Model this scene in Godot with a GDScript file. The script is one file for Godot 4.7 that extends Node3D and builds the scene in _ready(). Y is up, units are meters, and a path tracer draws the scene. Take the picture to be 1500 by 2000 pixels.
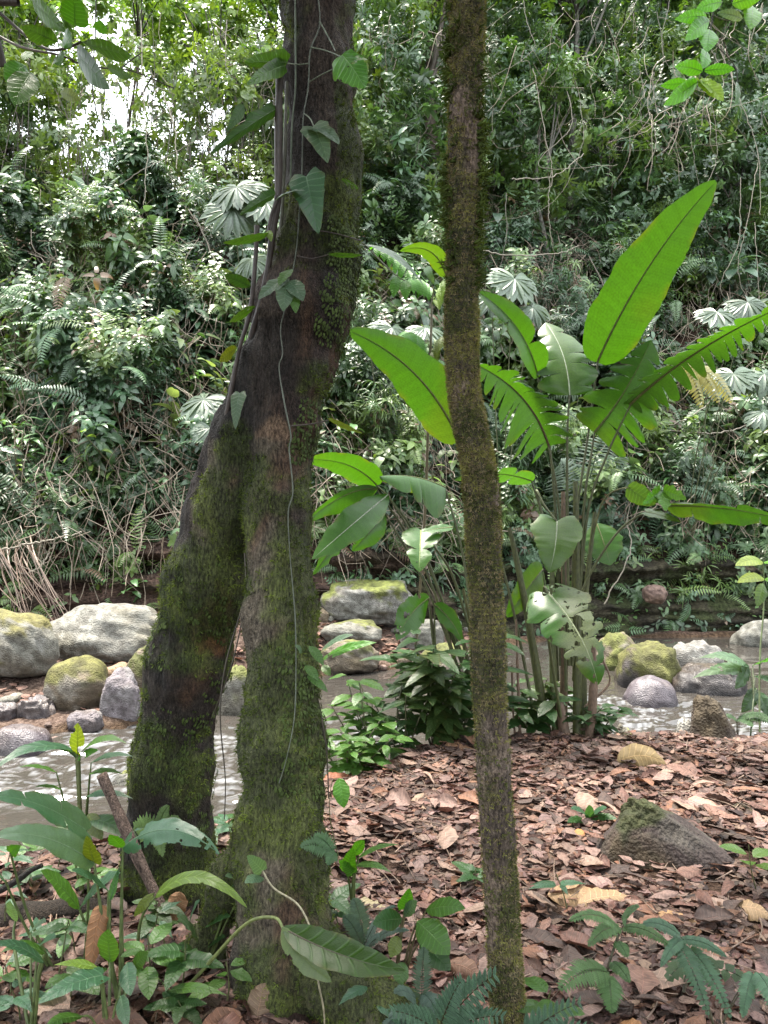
extends Node3D
# A mossy forked tree on the leaf-strewn bank of a small jungle river, a steep green hillside beyond.
const F := 1511.0
const EYE := 1.5
const WATER := -0.45
var rng := RandomNumberGenerator.new()
var nz := FastNoiseLite.new()
var nz2 := FastNoiseLite.new()
var ridge := FastNoiseLite.new()
var M := {}
var used := {}
var PAL: Array[Color] = [
	Color(0.10, 0.33, 0.025), Color(0.085, 0.21, 0.035), Color(0.045, 0.12, 0.035), Color(0.11, 0.20, 0.12),
	Color(0.17, 0.24, 0.03), Color(0.26, 0.42, 0.07), Color(0.36, 0.22, 0.12), Color(0.065, 0.165, 0.09), Color(0.27, 0.33, 0.33)]


class MB:
	var v := PackedVector3Array()
	var c := PackedColorArray()
	var uv := PackedVector2Array()
	var ix := PackedInt32Array()
	func vert(p: Vector3, col: Color, t := Vector2.ZERO) -> int:
		v.append(p)
		c.append(col)
		uv.append(t)
		return v.size() - 1
	func tri(a: int, b: int, d: int) -> void:
		ix.append(a)
		ix.append(d)
		ix.append(b)
	func quad(a: int, b: int, d: int, e: int) -> void:
		tri(a, b, d)
		tri(a, d, e)
	func normals() -> PackedVector3Array:
		var n := PackedVector3Array()
		n.resize(v.size())
		for i in range(0, ix.size(), 3):
			var a := v[ix[i]]
			var k := (v[ix[i + 2]] - a).cross(v[ix[i + 1]] - a)
			n[ix[i]] += k
			n[ix[i + 1]] += k
			n[ix[i + 2]] += k
		for i in n.size():
			n[i] = n[i].normalized() if n[i].length_squared() > 1e-20 else Vector3.UP
		return n
	func done(mat: Material) -> ArrayMesh:
		var a := []
		a.resize(Mesh.ARRAY_MAX)
		a[Mesh.ARRAY_VERTEX] = v
		a[Mesh.ARRAY_NORMAL] = normals()
		a[Mesh.ARRAY_COLOR] = c
		a[Mesh.ARRAY_TEX_UV] = uv
		a[Mesh.ARRAY_INDEX] = ix
		var m := ArrayMesh.new()
		m.add_surface_from_arrays(Mesh.PRIMITIVE_TRIANGLES, a)
		m.surface_set_material(0, mat)
		return m


func px(x: float, y: float, d: float) -> Vector3:
	return Vector3((x - 750.0) / F * d, EYE - (y - 1000.0) / F * d, -d)


func rr(a: float, b: float) -> float:
	return rng.randf_range(a, b)


func rdir() -> Vector3:
	return Vector3(rng.randfn(), rng.randfn(), rng.randfn()).normalized()


func numbered(nm: String) -> String:
	if not used.has(nm):
		used[nm] = 0
		return nm
	used[nm] += 1
	return "%s_%03d" % [nm, used[nm]]


func tag(o: Node3D, label: String, cat: String, group := "") -> void:
	o.set_meta("label", label)
	o.set_meta("category", cat)
	if group:
		o.set_meta("group", group)


func thing(nm: String, label: String, cat: String, at := Vector3.ZERO, group := "") -> Node3D:
	var o := Node3D.new()
	o.name = numbered(nm)
	add_child(o)
	o.position = at
	tag(o, label, cat, group)
	return o


func part(parent: Node3D, nm: String, m: Mesh) -> MeshInstance3D:
	# meshes are in world axes: the part undoes its thing's place
	var o := MeshInstance3D.new()
	o.name = nm
	o.mesh = m
	if parent != self and not parent is MeshInstance3D:
		o.position = -parent.position
	parent.add_child(o, true)
	return o


func single(nm: String, m: Mesh, label: String, cat: String, group := "") -> MeshInstance3D:
	var o := part(self, numbered(nm), m)
	tag(o, label, cat, group)
	return o


func struct(nm: String, m: Mesh) -> MeshInstance3D:
	var o := part(self, numbered(nm), m)
	o.set_meta("kind", "structure")
	return o


func scatter(parent: Node3D, nm: String, m: Mesh, where: Array, cols: Array) -> MultiMeshInstance3D:
	var mm := MultiMesh.new()
	mm.transform_format = MultiMesh.TRANSFORM_3D
	mm.use_colors = true
	mm.mesh = m
	mm.instance_count = where.size()
	for i in where.size():
		mm.set_instance_transform(i, where[i])
		mm.set_instance_color(i, cols[i])
	var o := MultiMeshInstance3D.new()
	o.name = nm
	o.multimesh = mm
	o.set_meta("kind", "stuff")
	if parent != self and not parent is MeshInstance3D:
		o.position = -parent.position
	parent.add_child(o, true)
	return o


func table(x: float, xs: Array, ys: Array) -> float:
	if x <= xs[0]:
		return ys[0]
	for i in range(1, xs.size()):
		if x < xs[i]:
			var t: float = (x - xs[i - 1]) / (xs[i] - xs[i - 1])
			t = t * t * (3.0 - 2.0 * t)
			return lerpf(ys[i - 1], ys[i], t)
	return ys[-1]


func near_edge(x: float) -> float:
	return table(x, [-4.0, -2.2, -1.0, -0.35, 0.5, 1.2, 4.0], [2.7, 3.1, 3.6, 4.4, 5.05, 5.3, 5.3])


func far_shore(x: float) -> float:
	return table(x, [-5.0, -2.6, -1.5, -0.5, 0.8, 1.6, 3.0, 6.0], [6.4, 6.9, 8.3, 9.4, 10.0, 11.4, 12.0, 12.2])


func bank_foot(x: float) -> float:
	return table(x, [-6.0, -2.0, 0.5, 2.0, 6.0], [10.2, 10.5, 11.3, 12.0, 12.4])


func bank_top(x: float) -> float:
	return table(x, [-5.0, -1.0, 1.0, 4.0], [0.8, 0.75, 0.55, 0.45])


func slope_y(x: float, s: float) -> float:
	var y := bank_top(x) + minf(s, 4.1) * 1.6
	if s > 4.1:
		var k := table(x, [-9.0, -4.5, -1.5, 2.0], [0.05, 0.02, 0.5, 0.8])
		y += (s - 4.1) * k
	return y


func ground_y(x: float, d: float) -> float:
	var e := near_edge(x)
	var y := nz.get_noise_2d(x * 60.0, d * 60.0) * 0.06 + nz.get_noise_2d(x * 220.0 + 50.0, d * 220.0) * 0.02
	if d < e + 1.2:
		y += 0.03 * exp(-pow((d - e + 0.6) * 1.4, 2.0))
		return lerpf(y, -0.8, smoothstep(e - 0.25, e + 0.8, d))
	var f := far_shore(x)
	var b := bank_foot(x)
	if d < f - 0.7:
		return -0.8 + y
	var foot := table(x, [-5.0, -1.0, 0.5, 2.0], [0.15, 0.1, -0.1, -0.5])
	if d < b + 0.35:
		var g := lerpf(-0.8, -0.36, smoothstep(f - 0.7, f + 0.15, d))
		return lerpf(g, foot, smoothstep(f, maxf(b, f + 0.3), d)) + y
	var s := d - b - 0.35
	var big := nz.get_noise_2d(x * 18.0, d * 18.0) * 0.5
	return lerpf(foot, slope_y(x, s), smoothstep(0.0, 0.25, s)) + y + big * smoothstep(0.3, 2.0, s)


func on_ground(x: float, d: float, up := 0.0) -> Vector3:
	return Vector3(x, ground_y(x, d) + up, -d)


# ---------------------------------------------------------------- shapes
func tube(mb: MB, pts: PackedVector3Array, rad: PackedFloat32Array, segs: int, col: Color, rough := 0.0) -> void:
	var n := pts.size()
	var u := Vector3.ZERO
	var first := mb.v.size()
	var along := 0.0
	for i in n:
		var t := (pts[mini(i + 1, n - 1)] - pts[maxi(i - 1, 0)]).normalized()
		if i == 0:
			u = t.cross(Vector3.FORWARD if absf(t.z) < 0.8 else Vector3.RIGHT).normalized()
		else:
			along += pts[i].distance_to(pts[i - 1])
			u = (u - t * u.dot(t)).normalized()
		var w := t.cross(u)
		for j in segs + 1:
			var a := TAU * (j % segs) / segs
			var out := u * cos(a) + w * sin(a)
			var r := rad[i]
			if rough > 0.0:
				r *= 1.0 + rough * nz2.get_noise_3dv((pts[i] + out * rad[i]) * 400.0)
			mb.vert(pts[i] + out * r, col, Vector2(float(j) / segs, along))
	for i in n - 1:
		for j in segs:
			var a := first + i * (segs + 1) + j
			mb.quad(a, a + 1, a + segs + 2, a + segs + 1)


func curve(ctrl: Array, n: int) -> PackedVector3Array:
	# Catmull-Rom through the given points
	var out := PackedVector3Array()
	var k := ctrl.size() - 1
	for i in n + 1:
		var t := float(i) / n * k
		var a := mini(int(t), k - 1)
		var p0: Vector3 = ctrl[maxi(a - 1, 0)]
		var p1: Vector3 = ctrl[a]
		var p2: Vector3 = ctrl[a + 1]
		var p3: Vector3 = ctrl[mini(a + 2, k)]
		out.append(p1.cubic_interpolate(p2, p0, p3, t - a))
	return out


func taper(n: int, a: float, b: float) -> PackedFloat32Array:
	var r := PackedFloat32Array()
	for i in n + 1:
		r.append(lerpf(a, b, float(i) / n))
	return r


func profile(kind: int, t: float) -> float:
	match kind:
		0: return pow(maxf(sin(PI * pow(t, 0.85)), 0.0), 0.75) # elliptic
		1: return pow(maxf(1.0 - t, 0.0), 0.62) * minf(1.0, 0.55 + t * 3.0) * 1.05 # heart
		2: return pow(maxf(sin(PI * pow(t, 0.6)), 0.0), 0.55) * (1.0 - 0.12 * t) # oblong paddle
		3: return maxf(sin(PI * pow(t, 0.7)), 0.0) * (1.0 - 0.35 * t) # lance
		4: return pow(maxf(sin(PI * pow(t, 1.35)), 0.0), 0.7) # wider to the tip
		5: return (pow(maxf(1.0 - t, 0.0), 0.6) * minf(1.0, 0.6 + t * 3.0)) * (0.82 + 0.18 * cos(t * 19.0)) # lobed
	return 1.0


func leaf(mb: MB, base: Vector3, dir: Vector3, nrm: Vector3, l: float, hw: float, prof: int, n: int, bend: float, fold: float, col: Color) -> void:
	# a small leaf: a folded strip, two faces across, that bends down along its length
	var s := dir.cross(nrm).normalized()
	var up := s.cross(dir).normalized()
	var first := mb.v.size()
	var p := base
	var d := dir
	for i in n + 1:
		var t := float(i) / n
		var w := hw * profile(prof, clampf(t, 0.02, 0.995))
		var side := s * (w * cos(fold))
		var rise := up * (w * sin(fold))
		mb.vert(p + side + rise, col, Vector2(0.0, t))
		mb.vert(p, col, Vector2(0.5, t))
		mb.vert(p - side + rise, col, Vector2(1.0, t))
		d = d.rotated(s, -bend / n)
		up = s.cross(d)
		p += d * (l / n)
	for i in n:
		var a := first + i * 3
		mb.quad(a, a + 3, a + 4, a + 1)
		mb.quad(a + 1, a + 4, a + 5, a + 2)


func blade(spine: PackedVector3Array, nrm: Vector3, hw: float, prof: int, col: Color, o := {}) -> ArrayMesh:
	# a large leaf with its own fold, ripple, tears and eaten holes
	var mb := MB.new()
	var n := spine.size() - 1
	var m: int = o.get("m", 6)
	var fold: float = o.get("fold", 0.18)
	var curl: float = o.get("curl", 0.12)
	var ripple: float = o.get("ripple", 0.035)
	var hole: float = o.get("hole", 9.0)
	var tears: int = o.get("tears", 0)
	var droop: float = o.get("droop", 0.0)
	var gap: float = o.get("gap", 0.25)
	var sd: float = o.get("seed", spine[0].x * 31.0 + spine[0].y * 17.0)
	var old := col
	var stain: Color = o.get("stain", Color(col.r * 1.25 + 0.02, col.g * 0.95, col.b))
	var lengths := spine[0].distance_to(spine[n])
	for side: float in [1.0, -1.0]:
		var cuts := [0.0]
		if tears > 0:
			var k := tears
			for i in k:
				cuts.append(clampf((i + 1.0 + rr(-0.48, 0.48)) / (k + 1), 0.03, 0.97))
			cuts.sort()
		cuts.append(1.0)
		for q in cuts.size() - 1:
			var t0: float = cuts[q]
			var t1: float = cuts[q + 1]
			var rows := maxi(2, int(ceil((t1 - t0) * n))) if tears == 0 else maxi(3, int(ceil((t1 - t0) * n)))
			var first := mb.v.size()
			var fall := droop * rr(0.5, 1.3)
			var slide := rr(-0.5, 0.5) * gap
			var open := gap * rr(0.35, 1.5)
			for i in rows + 1:
				var a := float(i) / rows
				for j in m + 1:
					var s := float(j) / m
					var aa := a
					if tears > 0:
						aa = 0.5 + (a - 0.5) * (1.0 - open * s * s) + slide * s * s * 0.5
					var t := clampf(lerpf(t0, t1, aa), 0.0, 1.0)
					var ft := t * n
					var i0 := mini(int(ft), n - 1)
					var p := spine[i0].lerp(spine[i0 + 1], ft - i0)
					var tg := (spine[mini(i0 + 1, n)] - spine[maxi(i0 - 1, 0)]).normalized()
					var sd3 := tg.cross(nrm).normalized()
					var up := sd3.cross(tg)
					var w := hw * profile(prof, clampf(t, 0.004, 0.997))
					if tears > 0:
						w *= 1.0 - 0.22 * pow(absf(a - 0.5) * 2.0, 3.0)
					w *= 1.0 + 0.04 * sin(t * 23.0 + sd + side) - 0.10 * maxf(0.0, nz2.get_noise_1d(t * 1500.0 + sd * 60.0 + side * 300.0))
					var x := w * s
					var lift := x * sin(fold) - curl * s * s * w
					lift += ripple * w * s * nz2.get_noise_2d(t * 420.0 + sd * 9.0, side * 50.0 + s * 60.0) * 2.0
					var q3 := p + sd3 * (side * x * cos(fold)) + up * lift
					if prof == 1 and t < 0.25:
						q3 -= tg * (hw * 0.62 * s * (1.15 - 0.6 * s) * pow(1.0 - 4.0 * t, 2.0)) # the lobes either side of the stalk
					q3.y -= fall * w * s * s
					var k1 := nz2.get_noise_3d(q3.x * 90.0 + sd, q3.y * 90.0, q3.z * 90.0)
					var cc := old.lerp(stain, smoothstep(0.1, 0.45, k1) * 0.6)
					cc = cc.lerp(Color(0.22, 0.14, 0.05), smoothstep(0.80, 1.0, s) * smoothstep(0.05, 0.3, nz.get_noise_2d(t * 500.0 + sd * 30.0, side * 90.0)) * 0.3)
					mb.vert(q3, cc, Vector2(0.5 + 0.5 * side * s, t * o.get("vrep", 1.0)))
			for i in rows:
				for j in m:
					var a0 := first + i * (m + 1) + j
					if hole < 1.0:
						var c0 := mb.v[a0]
						var hv := nz.get_noise_3d(c0.x * 1300.0 + sd, c0.y * 1300.0, c0.z * 1300.0) + nz2.get_noise_3dv(c0 * 420.0) * 0.6
						if hv > hole and j > 0 or (j == m - 1 and hv > hole - 0.28):
							continue
					if side > 0.0:
						mb.quad(a0, a0 + m + 1, a0 + m + 2, a0 + 1)
					else:
						mb.quad(a0, a0 + 1, a0 + m + 2, a0 + m + 1)
	return mb.done(o.get("mat", M.leaf))


func leaf_part(root: Node3D, base: Vector3, tip: Vector3, bow: Vector3, hw: float, nrm: Vector3, prof: int, col: Color, o := {}) -> MeshInstance3D:
	var n: int = o.get("n", 22)
	var mid := (base + tip) * 0.5 + bow * 2.0
	var sp := PackedVector3Array()
	for i in n + 1:
		var t := float(i) / n
		sp.append(base.lerp(mid, t).lerp(mid.lerp(tip, t), t))
	var lf := part(root, o.get("name", "leaf"), blade(sp, nrm, hw, prof, col, o))
	if o.has("rib"):
		var mb := MB.new()
		var keep := PackedVector3Array()
		for i in n:
			keep.append(sp[i] - nrm.normalized() * 0.001)
		tube(mb, keep, taper(n - 1, o.rib, o.rib * 0.15), 6, o.get("rib_col", col * 0.55))
		part(lf, "midrib", mb.done(M.stem))
	return lf


func stalk(root: Node3D, nm: String, pts: Array, r0: float, r1: float, col: Color, segs := 8, rough := 0.06) -> MeshInstance3D:
	var mb := MB.new()
	var n := maxi(6, (pts.size() - 1) * 6)
	tube(mb, curve(pts, n), taper(n, r0, r1), segs, col, rough)
	return part(root, nm, mb.done(M.stem))


func frond(mb: MB, base: Vector3, tip: Vector3, bow: Vector3, nrm: Vector3, hw: float, pairs: int, lw: float, col: Color, fall := 0.5, prof := 3) -> void:
	# a feather leaf: a thin rachis with pairs of leaflets
	var pts := PackedVector3Array()
	var mid := (base + tip) * 0.5 + bow * 2.0
	for i in pairs + 1:
		var t := float(i) / pairs
		pts.append(base.lerp(mid, t).lerp(mid.lerp(tip, t), t))
	tube(mb, pts, taper(pairs, maxf(hw * 0.035, 0.0012), 0.0008), 4, col * 0.8)
	for i in range(1, pairs):
		var t := float(i) / pairs
		var tg := (pts[i + 1] - pts[i - 1]).normalized()
		var s := tg.cross(nrm).normalized()
		var l := hw * (0.25 + 0.75 * sin(PI * pow(t, 0.62))) * rr(0.9, 1.08)
		if t > 0.9:
			l *= 0.6
		for k: float in [1.0, -1.0]:
			var d := (s * k + tg * 0.42 + Vector3(0, -0.12 * fall, 0) + rdir() * 0.06).normalized()
			leaf(mb, pts[i], d, nrm + rdir() * 0.12, l, lw, prof, 4, fall, 0.1, col * rr(0.85, 1.15))


func surface_net(bones: Array, k: float, cell: float, lo: Vector3, hi: Vector3) -> MB:
	# bones: [a, b, ra, rb]; smooth union of tapered capsules, meshed with one vertex a cell
	var nx := int((hi.x - lo.x) / cell) + 2
	var ny := int((hi.y - lo.y) / cell) + 2
	var n3 := int((hi.z - lo.z) / cell) + 2
	var g := PackedFloat32Array()
	g.resize(nx * ny * n3)
	g.fill(1.0)
	var bs := 6
	var reach := cell * bs * 0.5 * 1.75 + cell
	var blocks := []
	for bx in range(0, nx, bs):
		for by in range(0, ny, bs):
			for bz in range(0, n3, bs):
				var c := lo + Vector3(bx + bs * 0.5, by + bs * 0.5, bz + bs * 0.5) * cell
				var near := []
				for b in bones:
					var dd := capsule(c, b)
					if dd < reach + k * 1.2:
						near.append(b)
				if near.is_empty():
					continue
				var dc := 9.0
				for b in near:
					dc = smin(dc, capsule(c, b), k)
				if dc > reach:
					continue
				if dc < -reach:
					for x in range(bx, mini(bx + bs, nx)):
						for y in range(by, mini(by + bs, ny)):
							for z in range(bz, mini(bz + bs, n3)):
								g[(x * ny + y) * n3 + z] = -1.0
					continue
				blocks.append(Vector3i(bx, by, bz))
				for x in range(bx, mini(bx + bs, nx)):
					for y in range(by, mini(by + bs, ny)):
						for z in range(bz, mini(bz + bs, n3)):
							var p := lo + Vector3(x, y, z) * cell
							var dist := 9.0
							for b in near:
								dist = smin(dist, capsule(p, b), k)
							g[(x * ny + y) * n3 + z] = dist
	var mb := MB.new()
	var id := {}
	var sx := ny * n3
	var sy := n3
	var off := [0, sx, sy, sx + sy, 1, sx + 1, sy + 1, sx + sy + 1]
	var corner := [Vector3(0, 0, 0), Vector3(1, 0, 0), Vector3(0, 1, 0), Vector3(1, 1, 0), Vector3(0, 0, 1), Vector3(1, 0, 1), Vector3(0, 1, 1), Vector3(1, 1, 1)]
	var edges := [[0, 1], [2, 3], [4, 5], [6, 7], [0, 2], [1, 3], [4, 6], [5, 7], [0, 4], [1, 5], [2, 6], [3, 7]]
	for b: Vector3i in blocks:
		for x in range(b.x - 1, mini(b.x + bs, nx - 1)):
			for y in range(b.y - 1, mini(b.y + bs, ny - 1)):
				for z in range(b.z - 1, mini(b.z + bs, n3 - 1)):
					if x < 0 or y < 0 or z < 0:
						continue
					var i := (x * ny + y) * n3 + z
					if id.has(i):
						continue
					var inside := 0
					for q in 8:
						if g[i + off[q]] < 0.0:
							inside += 1
					if inside == 0 or inside == 8:
						continue
					var sum := Vector3.ZERO
					var cnt := 0
					for e in edges:
						var va := g[i + off[e[0]]]
						var vb := g[i + off[e[1]]]
						if (va < 0.0) != (vb < 0.0):
							sum += corner[e[0]].lerp(corner[e[1]], va / (va - vb))
							cnt += 1
					id[i] = mb.vert(lo + (Vector3(x, y, z) + sum / cnt) * cell, Color.WHITE)
	for i: int in id.keys():
		var inside := g[i] < 0.0
		var z := i % n3
		var y := (i / n3) % ny
		var x := i / sx
		if y > 0 and z > 0 and (g[i + sx] < 0.0) != inside and id.has(i - sy) and id.has(i - 1) and id.has(i - sy - 1):
			if inside:
				mb.quad(id[i - sy - 1], id[i - 1], id[i], id[i - sy])
			else:
				mb.quad(id[i - sy - 1], id[i - sy], id[i], id[i - 1])
		if x > 0 and z > 0 and (g[i + sy] < 0.0) != inside and id.has(i - sx) and id.has(i - 1) and id.has(i - sx - 1):
			if inside:
				mb.quad(id[i - sx - 1], id[i - sx], id[i], id[i - 1])
			else:
				mb.quad(id[i - sx - 1], id[i - 1], id[i], id[i - sx])
		if x > 0 and y > 0 and (g[i + 1] < 0.0) != inside and id.has(i - sx) and id.has(i - sy) and id.has(i - sx - sy):
			if inside:
				mb.quad(id[i - sx - sy], id[i - sy], id[i], id[i - sx])
			else:
				mb.quad(id[i - sx - sy], id[i - sx], id[i], id[i - sy])
	return mb


func smin(a: float, b: float, k: float) -> float:
	var h := maxf(k - absf(a - b), 0.0) / k
	return minf(a, b) - h * h * k * 0.25


func capsule(p: Vector3, b: Array) -> float:
	var a: Vector3 = b[0]
	var ab: Vector3 = b[1] - a
	var h := clampf((p - a).dot(ab) / ab.length_squared(), 0.0, 1.0)
	return p.distance_to(a + ab * h) - lerpf(b[2], b[3], h)


# ---------------------------------------------------------------- materials
func noise_tex(freq: float, lo: Color, hi: Color, size := 512, oct := 5, sd := 1, ramp_mid := 0.5) -> NoiseTexture2D:
	var n := FastNoiseLite.new()
	n.seed = sd
	n.noise_type = FastNoiseLite.TYPE_SIMPLEX_SMOOTH
	n.frequency = freq
	n.fractal_octaves = oct
	var t := NoiseTexture2D.new()
	t.width = size
	t.height = size
	t.seamless = true
	t.noise = n
	var g := Gradient.new()
	g.offsets = PackedFloat32Array([0.15, ramp_mid, 0.85])
	g.colors = PackedColorArray([lo, lo.lerp(hi, 0.55), hi])
	t.color_ramp = g
	return t


func vein_texture(count: int, slant: float, fine: bool) -> Array:
	# colour (multiplies the leaf's own) and relief of the veins
	var w := 128
	var h := 512
	var im := Image.create(w, h, false, Image.FORMAT_RGB8)
	var bump := Image.create(w, h, false, Image.FORMAT_RGB8)
	for y in h:
		for x in w:
			var s := absf((x + 0.5) / w * 2.0 - 1.0)
			var t := (y + 0.5) / h
			var k := (t - slant * s * (1.0 - 0.35 * s)) * count
			var f := absf(k - roundf(k))
			var vein := 1.0 - smoothstep(0.03, 0.16, f)
			if fine:
				vein = 0.5 + 0.5 * sin(k * TAU) * 0.6 + 0.4 * sin(k * TAU * 0.23 + 1.0) * sin(k * TAU * 0.071)
			var rib := 1.0 - smoothstep(0.012, 0.045, s)
			var grain := nz2.get_noise_2d(x * 18.0, y * 9.0) * 0.08 + nz.get_noise_2d(x * 60.0, y * 60.0) * 0.05
			var b := (0.83 + 0.06 * vein if fine else 0.80 + 0.13 * vein) + grain
			b = lerpf(b, 0.99, rib * 0.85)
			im.set_pixel(x, y, Color(minf(1.0, b * (1.0 + 0.04 * rib)), minf(1.0, b), minf(1.0, b * 0.97)))
			var e := clampf(0.6 - (0.10 if fine else 0.22) * vein - 0.3 * rib + grain * 0.6, 0.0, 1.0)
			bump.set_pixel(x, y, Color(e, e, e))
	return [ImageTexture.create_from_image(im), ImageTexture.create_from_image(bump)]


func leaf_mat(veins: Array, rough: float, spec: float, through: Color, relief: float) -> StandardMaterial3D:
	var m := StandardMaterial3D.new()
	m.vertex_color_use_as_albedo = true
	m.albedo_texture = veins[0]
	m.roughness = rough
	m.metallic_specular = spec
	m.cull_mode = BaseMaterial3D.CULL_DISABLED
	m.backlight_enabled = true
	m.backlight = through
	if relief > 0.0:
		m.heightmap_enabled = true
		m.heightmap_texture = veins[1]
		m.heightmap_scale = relief
	return m


func tri_mat(tex: Texture2D, scale: Vector3, rough: float, relief: float, bump: Texture2D = null, world := true, spec := 0.4) -> StandardMaterial3D:
	var m := StandardMaterial3D.new()
	m.vertex_color_use_as_albedo = true
	m.albedo_texture = tex
	m.uv1_triplanar = true
	m.uv1_world_triplanar = world
	m.uv1_scale = scale
	m.roughness = rough
	m.metallic_specular = spec
	if relief > 0.0:
		m.heightmap_enabled = true
		m.heightmap_texture = bump if bump else tex
		m.heightmap_scale = relief
	return m


func make_materials() -> void:
	var pin := vein_texture(9, 0.16, false)
	var par := vein_texture(70, 0.06, true)
	M.leaf = leaf_mat(pin, 0.38, 0.55, Color(1.0, 0.97, 0.55), 0.35)
	M.paddle = leaf_mat(par, 0.36, 0.6, Color(1.0, 0.98, 0.45), 0.25)
	M.far_leaf = leaf_mat(pin, 0.38, 0.6, Color(0.9, 0.9, 0.6), 0.0)
	M.dead = leaf_mat(pin, 0.62, 0.4, Color(0.55, 0.5, 0.45), 0.4)
	M.moss = leaf_mat(pin, 0.75, 0.3, Color(0.85, 0.85, 0.5), 0.0)
	var st := StandardMaterial3D.new()
	st.vertex_color_use_as_albedo = true
	st.albedo_texture = noise_tex(0.03, Color(0.62, 0.62, 0.6), Color(1, 1, 1), 256, 5, 3)
	st.uv1_triplanar = true
	st.uv1_world_triplanar = true
	st.uv1_scale = Vector3(9, 3, 9)
	st.roughness = 0.55
	M.stem = st
	var grain := noise_tex(0.02, Color(0.32, 0.31, 0.30), Color(1, 1, 1), 1024, 6, 5, 0.45)
	var fine := noise_tex(0.05, Color(0.2, 0.2, 0.2), Color(1, 1, 1), 1024, 6, 8, 0.5)
	M.bark = tri_mat(grain, Vector3(4.5, 1.7, 4.5), 0.85, 1.3, fine)
	M.bark_far = tri_mat(grain, Vector3(1.5, 0.4, 1.5), 0.9, 1.0)
	M.rock = tri_mat(noise_tex(0.012, Color(0.62, 0.61, 0.60), Color(1, 1, 1), 1024, 7, 12), Vector3(0.9, 0.9, 0.9), 0.8, 1.4, fine)
	M.wet_rock = tri_mat(noise_tex(0.015, Color(0.5, 0.48, 0.5), Color(1, 1, 1), 512, 6, 13), Vector3(1.2, 1.2, 1.2), 0.3, 0.9, fine)
	M.soil = tri_mat(noise_tex(0.02, Color(0.4, 0.36, 0.34), Color(1, 1, 1), 1024, 7, 21), Vector3(0.8, 0.8, 0.8), 0.95, 2.5, fine, true, 0.25)
	M.earth = tri_mat(noise_tex(0.02, Color(0.35, 0.34, 0.32), Color(1, 1, 1), 1024, 7, 25), Vector3(0.7, 1.6, 0.7), 0.85, 2.5, fine, true, 0.3)
	var wm := StandardMaterial3D.new()
	wm.vertex_color_use_as_albedo = true
	wm.roughness = 0.05
	wm.metallic_specular = 0.5
	M.water = wm


func _ready() -> void:
	rng.seed = 20241
	for n in [nz, nz2, ridge]:
		n.noise_type = FastNoiseLite.TYPE_SIMPLEX_SMOOTH
		n.frequency = 0.01
		n.fractal_octaves = 3
	nz.seed = 11
	nz2.seed = 47
	nz2.fractal_octaves = 2
	ridge.seed = 5
	var cam := Camera3D.new()
	cam.name = "camera"
	cam.position = Vector3(0, EYE, 0)
	cam.fov = rad_to_deg(2.0 * atan(1000.0 / F))
	cam.near = 0.05
	cam.far = 300.0
	add_child(cam)
	cam.current = true
	var env := Environment.new()
	env.background_mode = Environment.BG_SKY
	env.tonemap_mode = Environment.TONE_MAPPER_LINEAR
	env.tonemap_exposure = 11.6
	env.sdfgi_enabled = true
	env.ssao_enabled = true
	env.ssil_enabled = true
	var sky := Sky.new()
	var sm := ProceduralSkyMaterial.new()
	sm.sky_top_color = Color(0.96, 0.98, 1.0)
	sm.sky_horizon_color = Color(0.62, 0.64, 0.66)
	sm.sky_curve = 0.6
	sm.sky_energy_multiplier = 0.8
	sm.ground_bottom_color = Color(0.12, 0.12, 0.10)
	sm.ground_horizon_color = Color(0.3, 0.3, 0.28)
	sky.sky_material = sm
	env.sky = sky
	var we := WorldEnvironment.new()
	we.name = "world_environment"
	we.environment = env
	add_child(we)
	var sun := DirectionalLight3D.new()
	sun.name = "sun"
	sun.light_energy = 0.5
	sun.light_angular_distance = 14.0
	sun.light_color = Color(1.0, 0.97, 0.92)
	sun.shadow_enabled = true
	add_child(sun)
	sun.look_at_from_position(Vector3(-2.0, 10.0, -2.0), Vector3.ZERO)
	make_materials()
	build_ground()
	build_river()
	build_bank()
	build_rocks()
	build_forked_tree()
	build_slender_tree()
	build_hillside()
	build_paddle_plants()
	build_near_plants()
	build_litter()


# ---------------------------------------------------------------- setting
func steps(spans: Array) -> PackedFloat32Array:
	var a := PackedFloat32Array()
	var x: float = spans[0]
	var i := 1
	while i < spans.size():
		while x < spans[i] - 0.001:
			a.append(x)
			x += spans[i + 1]
		x = spans[i]
		i += 2
	a.append(x)
	return a


func build_ground() -> void:
	var xs := steps([-60.0, -12.0, 4.0, -5.0, 0.35, 5.0, 0.09, 12.0, 0.35, 60.0, 4.0])
	var ds := steps([-40.0, -8.0, 4.0, 0.8, 0.5, 6.4, 0.07, 14.0, 0.12, 24.0, 0.4, 70.0, 3.0])
	var mb := MB.new()
	for d in ds:
		for x in xs:
			var k := nz.get_noise_2d(x * 90.0, d * 90.0)
			var col := Color(0.115, 0.075, 0.055).lerp(Color(0.06, 0.04, 0.03), smoothstep(-0.2, 0.3, k))
			var e := near_edge(x)
			var f := far_shore(x)
			if d > e + 0.3 and d < f:
				col = Color(0.10, 0.07, 0.045)
			elif d >= f and d < bank_foot(x) + 0.3:
				col = Color(0.17, 0.125, 0.10).lerp(Color(0.10, 0.07, 0.055), smoothstep(-0.1, 0.2, k))
			elif d >= f:
				col = Color(0.055, 0.04, 0.03).lerp(Color(0.10, 0.065, 0.05), smoothstep(0.0, 0.3, k))
			mb.vert(Vector3(x, ground_y(x, d), -d), col)
	var w := xs.size()
	for i in ds.size() - 1:
		for j in w - 1:
			var a := i * w + j
			mb.quad(a, a + 1, a + w + 1, a + w)
	struct("ground", mb.done(M.soil))


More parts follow.
